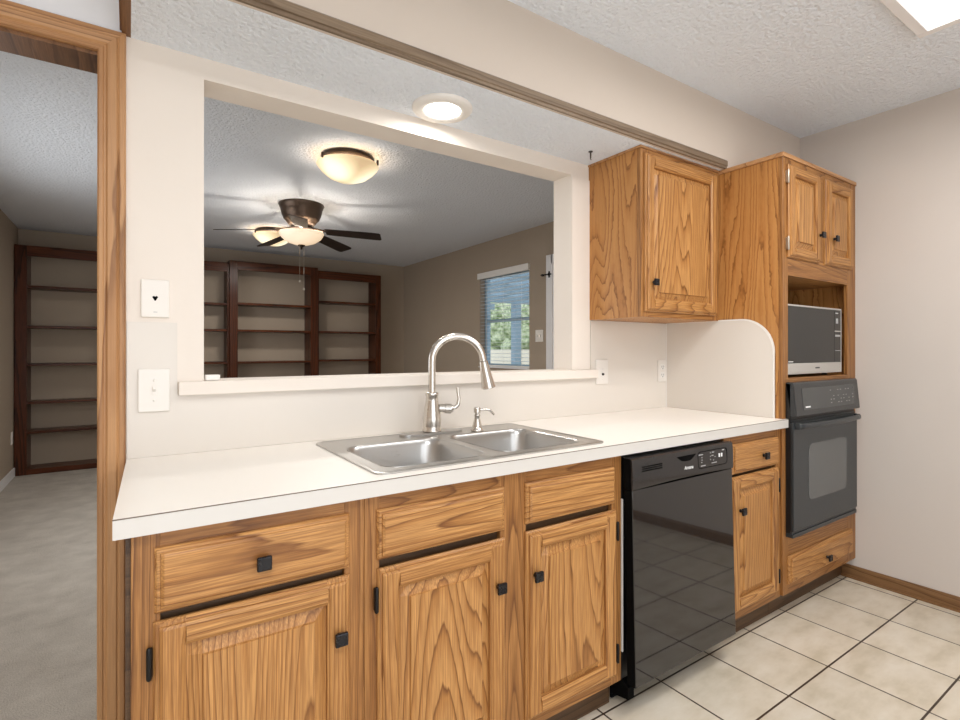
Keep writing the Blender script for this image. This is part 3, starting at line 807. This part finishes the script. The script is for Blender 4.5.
# microwave
mw = thing('microwave', 'black and silver microwave oven standing in the open niche of the tall cabinet', 'microwave', (2.82, -0.42, 1.0985))
ma, mb_, my, mz0, mz1 = 2.530, 3.098, -0.610, 1.113, 1.442
b = MB(); b.box(ma, mb_, my + 0.018, my + 0.40, mz0, mz1 - 0.002, 0.004)
obj('case', b, SILVERP, mw)
b = MB(); b.box(ma, 3.018, my, my + 0.0178, mz0 + 0.052, mz1 - 0.008, 0.002); md = obj('door', b, MICROG, mw)
b = MB(); b.box(ma + 0.01, ma + 0.055, my - 0.0006, my + 0.001, mz0 + 0.058, mz0 + 0.061); obj('printed_mark', b, WHITEMARK, md)
b = MB(); b.box(3.0185, mb_ - 0.006, my, my + 0.0178, mz0 + 0.052, mz1 - 0.008, 0.002); mp = obj('control_panel', b, MICROG, mw)
b = MB(); b.box(ma, mb_, my - 0.001, my + 0.0178, mz1 - 0.0078, mz1, 0.001); b.box(mb_ - 0.0058, mb_, my - 0.001, my + 0.0178, mz0 + 0.052, mz1 - 0.0078); obj('silver_edge', b, SILVERP, mw)
b = MB(); b.box(ma, mb_, my - 0.002, my + 0.0178, mz0, mz0 + 0.0518, 0.002); ms = obj('lower_trim', b, SILVERP, mw, label='silver lower trim')
b = MB(); b.box(ma + 0.012, 3.005, my - 0.0035, my - 0.001, mz0 + 0.007, mz0 + 0.044, 0.001); obj('trim_plate', b, SILVERP, ms)
b = MB(); b.box(2.80, 2.845, my - 0.0042, my - 0.002, mz0 + 0.024, mz0 + 0.031); obj('badge', b, BLACK, ms)
for zz, w0, w1, h, mt in ((1.418, 3.03, 3.06, 0.006, GREYMARK), (1.378, 3.035, 3.060, 0.026, GREYMARK), (1.325, 3.022, 3.088, 0.006, SILVERP), (1.302, 3.026, 3.084, 0.010, GREYMARK), (1.225, 3.026, 3.084, 0.003, GREYMARK)):
    b = MB(); b.box(w0, w1, my - 0.001, my + 0.001, zz - h / 2, zz + h / 2); obj('button', b, mt, mp)
for x in (ma + 0.05, mb_ - 0.05):
    for y in (my + 0.06, my + 0.34):
        b = MB(); b.lathe([(0, 0.0002), (0.012, 0.0002), (0.014, 0.0145), (0, 0.0145)], (x, y, 1.0983), seg=14); obj('foot', b, BLACK, mw)

# wall oven
ov = thing('wall_oven', 'charcoal built-in wall oven below the microwave with a framed glass window', 'oven', (2.825, -0.35, 0.365))
OX0, OX1 = 2.487, 3.163
b = MB(); b.box(2.520, 3.135, YT - 0.0, -0.08, 0.3935, 1.070); b.box(OX0, OX1, YT - 0.022, YT - 0.0008, 0.395, 1.0745, 0.001); obj('body', b, BLACK, ov)
b = MB(); b.prism([(YT - 0.0005, 1.080), (YT - 0.030, 1.080), (YT - 0.036, 1.072), (YT - 0.049, 0.930), (YT - 0.046, 0.925), (YT - 0.0225, 0.925)], 'x', OX0, OX1, 0.002) 
pn = obj('control_panel', b, OVENP, ov)
def oy(z, e): return YT - 0.036 - (1.072 - z) / (1.072 - 0.930) * 0.013 - e
b = MB(); b.prism([(oy(0.952, -0.002), 0.952), (oy(0.952, 0.0015), 0.952), (oy(1.052, 0.0015), 1.052), (oy(1.052, -0.002), 1.052)], 'x', 2.555, 3.115); dp = obj('display_glass', b, plain('oven_display', (70, 72, 72), 0.2), pn)
b = MB(); b.box(2.575, 2.622, oy(0.965, 0.0022), oy(0.965, -0.001), 0.962, 0.969); obj('badge', b, WHITEMARK, dp)
b = MB()
for i, X in enumerate((2.84, 2.87, 2.92, 2.95, 2.98, 3.01, 3.04, 3.085)):
    for j, zz in enumerate((0.972, 0.988, 1.004, 1.032)):
        if (i + 2 * j) % 3 == 1: continue
        b.box(X - 0.007, X + 0.007, oy(zz, 0.0020), oy(zz, -0.001), zz - 0.002, zz + 0.002)
obj('keypad_print', b, plain('keypad_grey', (128, 128, 126), 0.5), dp)
b = MB(); b.box(OX0, OX1, YT - 0.036, YT - 0.0222, 0.408, 0.898, 0.003); od = obj('door', b, OVENB, ov)
oo = rrect(2.628, 3.032, 0.527, 0.790, 0.035, 8)
b = MB(); b.prism(oo, 'y', YT - 0.0372, YT - 0.035); obj('window', b, OVENG, od, label='grey glass window with rounded corners')
b = MB()
hp = []
for i in range(17):
    u = i / 16; X = 2.500 + (3.145 - 2.500) * u; hp.append((X, YT - 0.052 - 0.020 * math.sin(PI * u), 0.882))
t = bmesh.new(); rg = []
for p in hp: rg.append([t.verts.new((p[0], p[1] + 0.009 * math.cos(2 * PI * k / 14), p[2] + 0.013 * math.sin(2 * PI * k / 14))) for k in range(14)])
for q, w_ in zip(rg, rg[1:]):
    for k in range(14): t.faces.new((q[k], q[(k + 1) % 14], w_[(k + 1) % 14], w_[k])).smooth = True
t.faces.new(rg[0]); t.faces.new(rg[-1][::-1]); b.add(t)
b.box(2.497, 2.525, YT - 0.056, YT - 0.035, 0.868, 0.897, 0.003); b.box(3.122, 3.148, YT - 0.056, YT - 0.035, 0.868, 0.897, 0.003)
obj('handle', b, OVENB, od)
b = MB(); b.box(OX0, OX1, YT - 0.030, YT - 0.0222, 0.3955, 0.405, 0.001); obj('vent_trim', b, OVENB, ov)
b = MB(); b.box(OX0 + 0.01, OX1 - 0.01, YT - 0.030, YT - 0.0222, 0.9005, 0.908); obj('vent_trim', b, OVENB, ov)
b = MB(); b.box(OX0, OX1, YT - 0.034, YT - 0.0005, 0.376, 0.3945, 0.002); obj('bottom_trim', b, OVENB, ov)

# ------------------------------------------------------------------ wall plates
def plate(name, label, x0, x1, z0, z1, y, group=None):
    t = thing(name, label, 'wall plate', ((x0 + x1) / 2, y, (z0 + z1) / 2), group)
    m = MB(); m.box(x0, x1, y - 0.007, y - 0.0002, z0, z1, 0.003); pl = obj('cover', m, IVORY, t)
    return t, pl
def screw(pl, x, y, z):
    m = MB(); m.lathe([(0, 0.0), (0.0035, 0.0), (0.003, 0.0012), (0, 0.0014)], (0, 0, 0), seg=12, mat=Matrix.Translation((x, y, z)) @ Matrix.Rotation(PI / 2, 4, 'X')); obj('screw', m, IVORY, pl)
t1, pl = plate('phone_jack', 'white wall plate with a small black phone jack, above the light switch', 0.037, 0.108, 1.323, 1.434, 0.0)
b = MB(); b.prism([(0.065, 1.383), (0.069, 1.386), (0.0725, 1.384), (0.076, 1.386), (0.080, 1.383), (0.0740, 1.372), (0.0710, 1.372)], 'y', -0.0076, -0.0065); obj('socket', b, VOID, pl)
b = MB(); b.box(0.060, 0.085, -0.0085, -0.0068, 1.362, 1.390, 0.001) if False else b.box(0.068, 0.078, -0.0078, -0.0066, 1.338, 1.3395); obj('printed_line', b, GREYMARK, pl)
t2, pl = plate('light_switch', 'white toggle light switch plate left of the pass-through sill', 0.030, 0.110, 1.046, 1.172, -0.004)
b = MB(); b.box(0.0645, 0.0755, -0.0125, -0.0108, 1.096, 1.122, 0.0005); b.prism([(-0.0125, 1.104), (-0.0125, 1.118), (-0.021, 1.122), (-0.021, 1.113)], 'x', 0.066, 0.074, 0.0008); obj('toggle', b, IVORY, pl)
for z in (1.080, 1.138): screw(pl, 0.070, -0.0112, z)
t3, pl = plate('cable_outlet', 'white wall plate with a tiny jack at the right end of the pass-through sill', 1.907, 1.992, 1.058, 1.180, -0.004)
b = MB(); b.lathe([(0.006, 0.0), (0.006, 0.006), (0.003, 0.006), (0.003, 0.001), (0, 0.001)], (0, 0, 0), seg=14, mat=Matrix.Translation((1.952, -0.011, 1.108)) @ Matrix.Rotation(PI / 2, 4, 'X')); obj('jack', b, DARKM, pl)
screw(pl, 1.950, -0.0112, 1.135); screw(pl, 1.950, -0.0112, 1.083)
t4, pl = plate('power_outlet', 'white power outlet in the counter corner under the upper cabinet', 2.384, 2.457, 1.056, 1.172, -0.004)
for z in (1.092, 1.136):
    b = MB(); b.prism(rrect(2.402, 2.439, z - 0.016, z + 0.016, 0.010, 5), 'y', -0.0128, -0.0108); rc = obj('receptacle', b, WHITE, pl)
    b = MB(); b.box(2.4115, 2.4135, -0.0134, -0.0125, z - 0.004, z + 0.006); b.box(2.4275, 2.4295, -0.0134, -0.0125, z - 0.004, z + 0.006); b.box(2.418, 2.423, -0.0134, -0.0125, z - 0.012, z - 0.008); obj('slot', b, VOID, rc)

# small white block on the sill
sb = MB(); sb.box(0.2045, 0.246, 0.002, 0.030, 1.1325, 1.150, 0.003); o = obj('sill_block', sb, WHITE, origin=(0.225, 0.016, 1.1325)); setp(o, 'small white block lying on the sill at the left jamb', 'block')
# screw hook in the soffit
hk = MB(); hk.lathe([(0.010, 0.0), (0.010, -0.003), (0.004, -0.006), (0.003, -0.03), (0, -0.031)], (1.74, -0.135, 2.1278), seg=14); hk.tube([(1.74, -0.135, 2.100), (1.74, -0.135, 2.094), (1.744, -0.135, 2.090)], 0.0022, 8)
o = obj('ceiling_hook', hk, DARKM, origin=(1.74, -0.135, 2.128)); setp(o, 'tiny metal hook hanging from the textured soffit near the upper cabinet', 'hook')

# ------------------------------------------------------------------ ceiling lights, kitchen
rl = thing('recessed_light', 'round white recessed light in the textured soffit, lit', 'ceiling light', (0.972, -0.128, SZ))
b = MB(); b.lathe([(0.112, -0.0002), (0.112, -0.006), (0.106, -0.013), (0.085, -0.017), (0.070, -0.015), (0.068, -0.010), (0.068, -0.0002)], (0.972, -0.128, SZ), seg=48); obj('trim_ring', b, WHITE, rl)
b = MB(); b.lathe([(0.0675, -0.0005), (0.0675, -0.011), (0.0, -0.012)], (0.972, -0.128, SZ), seg=48); obj('lens', b, RLENS, rl)
l = bpy.data.lights.new('recessed_lamp', 'AREA'); l.shape = 'DISK'; l.size = 0.12; l.energy = 1.6; l.color = (1, 0.99, 0.97)
o = bpy.data.objects.new('recessed_lamp', l); C.objects.link(o); o.location = (0.972, -0.128, SZ - 0.020)
fl = thing('ceiling_light', 'large rectangular ceiling light with a white frame in the kitchen ceiling', 'ceiling light', (1.95, -1.40, CZ))
fx0, fx1, fy0, fy1 = 1.335, 2.553, -1.715, -1.092
b = MB()
for a in ((fx0, fx0 + 0.035, fy0, fy1), (fx1 - 0.035, fx1, fy0, fy1), (fx0 + 0.035, fx1 - 0.035, fy0, fy0 + 0.035), (fx0 + 0.035, fx1 - 0.035, fy1 - 0.035, fy1)):
    b.box(*a, CZ - 0.022, CZ - 0.0005, 0.002)
obj('frame', b, WHITEP, fl)
b = MB(); b.box(fx0 + 0.0352, fx1 - 0.0352, fy0 + 0.0352, fy1 - 0.0352, CZ - 0.016, CZ - 0.001); obj('diffuser', b, DIFF, fl)

# ------------------------------------------------------------------ living room: bookcases
def bookcase(x0, x1, ztop, yf, ls, rs, shelves, label):
    t = thing('bookcase', label, 'bookcase', ((x0 + x1) / 2, 5.06, 0), 'dark bookcases along the far living room wall')
    yb_ = 5.198
    m = MB(); m.box(x0, x0 + ls, yf + 0.02, yb_, 0, ztop); obj('side_panel', m, WALNUT, t)
    m = MB(); m.box(x1 - rs, x1, yf + 0.02, yb_, 0, ztop); obj('side_panel', m, WALNUT, t)
    m = MB(); m.box(x0, x0 + ls, yf, yf + 0.0198, 0, ztop, 0.002, 1); obj('stile', m, WALNUT, t)
    m = MB(); m.box(x1 - rs, x1, yf, yf + 0.0198, 0, ztop, 0.002, 1); obj('stile', m, WALNUT, t)
    m = MB(); m.box(x0 + ls, x1 - rs, yf, yf + 0.0198, ztop - 0.105, ztop, 0.002, 1); m.box(x0 + ls, x1 - rs, yf + 0.02, yb_, ztop - 0.02, ztop - 0.001); obj('top_rail', m, WALNUTH, t)
    m = MB(); m.box(x0 + ls, x1 - rs, yf + 0.002, yf + 0.0198, 0, 0.054); m.box(x0 + ls, x1 - rs, yf + 0.02, yb_, 0.036, 0.054); obj('plinth', m, WALNUTH, t)
    for z in shelves:
        m = MB(); m.box(x0 + ls + 0.0002, x1 - rs - 0.0002, yf + 0.0205, yb_, z - 0.025, z, 0.001, 1); obj('shelf', m, WALNUTH, t)
bookcase(-0.913, 0.030, 2.258, 4.93, 0.092, 0.045, (1.868, 1.472, 1.096, 0.718, 0.424), 'dark wooden bookcase seen through the doorway, nearest the left wall')
bookcase(0.0305, 0.985, 2.256, 4.93, 0.045, 0.020, (1.782, 1.474, 1.092, 0.71, 0.42), 'dark bookcase at the left edge of the pass-through view')
bookcase(0.9855, 2.018, 2.284, 4.905, 0.090, 0.090, (1.795, 1.474, 1.092, 0.71, 0.42), 'widest dark bookcase, in the middle of the pass-through view behind the fan')
bookcase(2.0185, 2.893, 2.256, 4.93, 0.020, 0.075, (1.870, 1.477, 1.104, 0.71, 0.42), 'dark bookcase nearest the far right corner of the living room')

# ceiling fan
fcx, fcy = 1.219, 2.698
fn = thing('ceiling_fan', 'bronze flush ceiling fan with five dark blades and a lit bowl', 'ceiling fan', (fcx, fcy, CZ))
b = MB(); b.lathe([(0.0, -0.0005), (0.182, -0.0005), (0.185, -0.010), (0.178, -0.022), (0.176, -0.032), (0.170, -0.038), (0.168, -0.055), (0.158, -0.095), (0.146, -0.118), (0.146, -0.124), (0.130, -0.140), (0.110, -0.165), (0.095, -0.185), (0.0, -0.186)], (fcx, fcy, CZ), seg=56); obj('motor_housing', b, BRONZE, fn)
b = MB(); b.lathe([(0, -0.187), (0.085, -0.187), (0.100, -0.200), (0.085, -0.222), (0.062, -0.230), (0.062, -0.238), (0, -0.238)], (fcx, fcy, CZ), seg=40); obj('switch_housing', b, BRONZED, fn)
b = MB(); b.lathe([(0.176, -0.238), (0.182, -0.240), (0.181, -0.250), (0.160, -0.285), (0.115, -0.318), (0.060, -0.337), (0.012, -0.342), (0.0, -0.342)], (fcx, fcy, CZ), seg=48); lb = obj('light_bowl', b, FANBOWL, fn, label='frosted amber light bowl')
b = MB(); b.lathe([(0, -0.342), (0.030, -0.343), (0.026, -0.352), (0.010, -0.360), (0.007, -0.378), (0, -0.384)], (fcx, fcy, CZ), seg=20); obj('finial', b, BRONZED, lb)
l = bpy.data.lights.new('fan_lamp', 'POINT'); l.energy = FAN_W; l.shadow_soft_size = 0.02; l.color = (1, 0.93, 0.84)
o = bpy.data.objects.new('fan_lamp', l); C.objects.link(o); o.location = (fcx, fcy, CZ - 0.290)
b = MB(); b.tube([(fcx + 0.02, fcy, CZ - 0.34), (fcx + 0.02, fcy, CZ - 0.70)], 0.0015, 6); b.lathe([(0, -0.70), (0.007, -0.705), (0.008, -0.72), (0, -0.732)], (fcx + 0.02, fcy, CZ), seg=10)
b.tube([(fcx - 0.02, fcy - 0.02, CZ - 0.34), (fcx - 0.02, fcy - 0.02, CZ - 0.64)], 0.0015, 6); b.lathe([(0, -0.64), (0.006, -0.645), (0.007, -0.657), (0, -0.667)], (fcx - 0.02, fcy - 0.02, CZ), seg=10)
obj('pull_chain', b, HINGEM, fn)
for da in (4, 71, 140, 201, 287):
    ang = R(da - 34.2); M = Matrix.Translation((fcx, fcy, CZ - 0.213)) @ Matrix.Rotation(ang, 4, 'Z') @ Matrix.Rotation(R(4.5), 4, 'Y') @ Matrix.Rotation(R(-12), 4, 'X')
    t = bmesh.new(); prf = [(0.20, 0.050), (0.23, 0.056), (0.45, 0.064), (0.60, 0.068), (0.653, 0.066), (0.667, 0.052)]
    tp = [(x, y) for x, y in prf] + [(x, -y) for x, y in reversed(prf)]
    A = [t.verts.new((x, y, 0.003)) for x, y in tp]; B_ = [t.verts.new((x, y, -0.003)) for x, y in tp]
    t.faces.new(A); t.faces.new(B_[::-1])
    for i in range(len(A)): j = (i + 1) % len(A); t.faces.new((A[i], B_[i], B_[j], A[j]))
    m = MB(); m.add(t, M); bl = obj('blade', m, BLADE, fn)
    t = bmesh.new(); prf = [(0.186, 0.014), (0.20, 0.018), (0.215, 0.034), (0.245, 0.040), (0.27, 0.022), (0.285, 0.0)]
    tp = [(x, y) for x, y in prf] + [(x, -y) for x, y in reversed(prf[:-1])]
    A = [t.verts.new((x, y, 0.0078)) for x, y in tp]; B_ = [t.verts.new((x, y, 0.0033)) for x, y in tp]
    t.faces.new(A); t.faces.new(B_[::-1])
    for i in range(len(A)): j = (i + 1) % len(A); t.faces.new((A[i], B_[i], B_[j], A[j]))
    m = MB(); m.add(t, M)
    p0 = M @ Vector((0.205, 0, 0.008)); dirv = Vector((math.cos(ang), math.sin(ang), 0))
    m.tube([Vector((fcx, fcy, CZ - 0.205)) + dirv * 0.088, Vector((fcx, fcy, CZ - 0.212)) + dirv * 0.13, Vector((fcx, fcy, CZ - 0.220)) + dirv * 0.17, p0], [0.012, 0.010, 0.010, 0.010], 10)
    obj('blade_iron', m, BRONZE, bl)

# bowl lights
def bowl_light(x, y, label):
    t = thing('ceiling_light', label, 'ceiling light', (x, y, CZ), 'bowl lights of the living room')
    m = MB(); m.lathe([(0, -0.0005), (0.150, -0.0005), (0.166, -0.006), (0.166, -0.020), (0.158, -0.032), (0.0, -0.033)], (x, y, CZ), seg=48); obj('pan', m, BRONZED, t)
    m = MB(); m.lathe([(0.1905, -0.050), (0.193, -0.056), (0.187, -0.066), (0.162, -0.096), (0.120, -0.130), (0.068, -0.152), (0.02, -0.160), (0, -0.160)], (x, y, CZ), seg=56); bo = obj('glass_bowl', m, BOWLM, t)
    for a in (200, 320, 80):
        q = R(a); m = MB(); m.box(-0.006, 0.006, -0.006, 0.006, -0.060, -0.028, 0.002)
        bmesh.ops.transform(m.bm, matrix=Matrix.Translation((x + 0.195 * math.cos(q), y + 0.195 * math.sin(q), CZ)) , verts=m.bm.verts[:])
        obj('clip', m, BRONZED, t)
    return t
for q in ((1.165, 1.42), (1.235, 3.825)):
    l = bpy.data.lights.new('bowl_lamp', 'POINT'); l.energy = BOWL_W; l.shadow_soft_size = 0.03; l.color = (1, 0.95, 0.88)
    o = bpy.data.objects.new('bowl_lamp', l); C.objects.link(o); o.location = (q[0], q[1], CZ - 0.095)
    l = bpy.data.lights.new('bowl_lamp_down', 'AREA'); l.shape = 'DISK'; l.size = 0.28; l.energy = BOWL_DOWN_W; l.color = (1, 0.96, 0.90)
    o = bpy.data.objects.new('bowl_lamp_down', l); C.objects.link(o); o.location = (q[0], q[1], CZ - 0.165)
d1 = bowl_light(1.165, 1.42, 'lit amber bowl light with bronze rim nearest the pass-through')
copy_tree(d1, (1.235, 3.825, CZ), 'lit bowl light half hidden behind the ceiling fan')

# ------------------------------------------------------------------ living room: window with blind, door, plates
w1 = bpy.data.objects.new('window_1', None); C.objects.link(w1); w1['kind'] = 'structure'; ORG[w1] = Vector((0, 0, 0))
b = MB()
xa, xb = XL + 0.07, XL + 0.12
for y0, y1, z0, z1 in ((2.291, 2.335, 1.031, 2.089), (3.145, 3.189, 1.031, 2.089), (2.335, 3.145, 1.031, 1.075), (2.335, 3.145, 2.045, 2.089), (2.335, 3.145, 1.545, 1.575)): b.box(xa, xb, y0, y1, z0, z1)
obj('window_frame', b, PATIOW, w1)
b = MB(); b.box(XL + 0.092, XL + 0.096, 2.335, 3.145, 1.075, 2.045); obj('pane', b, GLASS, w1)
b = MB(); b.box(XL - 0.02, XL + 0.069, 2.2905, 3.1895, 1.0305, 1.045, 0.002); obj('window_sill', b, WHITEP, w1)
bl = thing('window_blind', 'white horizontal slat blind over the living room window', 'blind', (XL + 0.02, 2.74, 2.08))
b = MB(); b.box(XL - 0.030, XL - 0.001, 2.275, 3.20, 2.040, 2.108, 0.002); obj('headrail', b, WHITE, bl)
b = MB(); z = 2.03
while z > 1.075:
    t = bmesh.new(); x0, x1, h = XL + 0.006, XL + 0.056, 0.002
    ca, sa = 0.025 * math.cos(R(3)), 0.025 * math.sin(R(3)); xc = XL + 0.031
    vs = [t.verts.new((xc + sx_ * ca, y, z + sx_ * sa + dz)) for sx_ in (-1, 1) for y in (2.296, 3.184) for dz in (-0.001, 0.001)]
    for f in ((0, 1, 3, 2), (4, 6, 7, 5), (0, 4, 5, 1), (2, 3, 7, 6), (0, 2, 6, 4), (1, 5, 7, 3)): t.faces.new([vs[i] for i in f])
    b.add(t); z -= 0.040
obj('slats', b, SLAT, bl)
b = MB(); b.box(XL + 0.008, XL + 0.054, 2.296, 3.184, 1.0455, 1.062, 0.002); obj('bottom_rail', b, WHITE, bl)
b = MB()
for y in (2.42, 2.74, 3.06): b.tube([(XL + 0.0045, y, 1.06), (XL + 0.0045, y, 2.046)], 0.0012, 6)
obj('ladder_cord', b, WHITE, bl)
dr = bpy.data.objects.new('door_1', None); C.objects.link(dr); dr['kind'] = 'structure'; ORG[dr] = Vector((0, 0, 0))
b = MB(); b.box(XL - 0.018, XL - 0.0005, 1.925, 2.015, 0, 2.145, 0.003); b.box(XL - 0.018, XL - 0.0005, 0.99, 1.08, 0, 2.145, 0.003); b.box(XL - 0.018, XL - 0.0005, 1.08, 1.945, 2.055, 2.145, 0.003); obj('casing', b, WHITEP, dr)
b = MB(); b.box(XL - 0.010, XL - 0.0005, 1.081, 1.944, 0.005, 2.054)
b.box(XL - 0.014, XL - 0.0102, 1.18, 1.47, 1.15, 1.93, 0.002); b.box(XL - 0.014, XL - 0.0102, 1.56, 1.85, 1.15, 1.93, 0.002); b.box(XL - 0.014, XL - 0.0102, 1.18, 1.47, 0.2, 0.98, 0.002); b.box(XL - 0.014, XL - 0.0102, 1.56, 1.85, 0.2, 0.98, 0.002); obj('door_leaf', b, WHITEP, dr)
la = thing('door_latch', 'black swing latch screwed to the white door casing in the living room', 'latch', (XL - 0.02, 2.0, 1.955))
b = MB(); b.box(XL - 0.024, XL - 0.0182, 1.955, 1.975, 1.925, 1.985, 0.002); obj('plate', b, IRON, la)
b = MB(); b.tube([(XL - 0.032, 1.925, 1.955), (XL - 0.032, 2.03, 1.957), (XL - 0.034, 2.055, 1.962), (XL - 0.036, 2.07, 1.957), (XL - 0.034, 2.055, 1.948), (XL - 0.032, 2.03, 1.950)], 0.006, 8); b.lathe([(0, -0.012), (0.007, -0.012), (0.007, 0.012), (0, 0.012)], (XL - 0.028, 1.965, 1.955), seg=12); obj('swing_bar', b, IRON, la)
lp = thing('light_switch', 'small white double switch plate beside the living room window', 'wall plate', (XL, 2.13, 1.37))
b = MB(); b.box(XL - 0.007, XL - 0.0003, 2.072, 2.186, 1.310, 1.428, 0.002); cv = obj('cover', b, IVORY, lp)
for y in (2.106, 2.152):
    b = MB(); b.box(XL - 0.016, XL - 0.0071, y - 0.004, y + 0.004, 1.358, 1.380, 0.001); obj('toggle', b, IVORY, cv)
po = thing('power_outlet', 'white outlet low on the left living room wall beside the bookcase', 'wall plate', (-0.92, 4.84, 0.385))
b = MB(); b.box(-0.9198, -0.913, 4.80, 4.875, 0.325, 0.445, 0.002); cv = obj('cover', b, IVORY, po)
b = MB(); b.box(-0.9132, -0.911, 4.82, 4.855, 0.395, 0.425, 0.0008); obj('receptacle', b, WHITE, cv)
b = MB(); b.box(-0.9132, -0.911, 4.82, 4.855, 0.345, 0.375, 0.0008); obj('receptacle', b, WHITE, cv)

# ------------------------------------------------------------------ patio outside the living room window
b = MB(); b.box(3.6, 12.0, 1.0, 12.0, -0.20, -0.08); struct('patio_ground', b, CONCRETE)
pc = thing('patio_cover', 'pale blue grey slatted patio cover outside the living room window', 'patio cover', (5.2, 4.3, 0))
for i in range(6):
    b = MB(); b.box(3.9 + i * 0.55, 3.96 + i * 0.55, 1.5, 9.0, 2.30, 2.44); obj('beam', b, PATIOW, pc)
for i in range(5):
    b = MB(); b.box(3.75, 6.95, 1.9 + i * 1.5, 1.98 + i * 1.5, 2.16, 2.299); obj('cross_beam', b, PATIOW, pc)
b = MB(); b.box(6.35, 6.49, 6.35, 6.50, -0.08, 2.159); obj('post', b, PATIOW, pc)
b = MB(); b.box(6.35, 6.49, 4.35, 4.50, -0.08, 2.159); obj('post', b, PATIOW, pc)
gw = MB(); gw.box(9.5, 9.7, 1.0, 12.0, -0.08, 1.25); o = obj('garden_wall', gw, BLOCK, origin=(9.6, 6.5, -0.08)); setp(o, 'pale garden wall beyond the patio, seen low through the blind', 'wall')
hb = bmesh.new(); random.seed(5)
for i in range(170):
    m4 = Matrix.Translation((10.3 + random.random() * 0.8, 1.5 + random.random() * 12, 0.4 + random.random() * 2.6)) @ Matrix.Scale(0.35 + random.random() * 0.35, 4)
    bmesh.ops.create_icosphere(hb, subdivisions=2, radius=1.0, matrix=m4)
for v in hb.verts: v.co += Vector((random.uniform(-.05, .05), random.uniform(-.05, .05), random.uniform(-.05, .05)))
mm = MB(); mm.add(hb); o = obj('hedge', mm, LEAF, origin=(10.7, 6.5, -0.08)); setp(o, 'bright green foliage behind the garden wall outside the window', 'hedge'); o['kind'] = 'stuff'
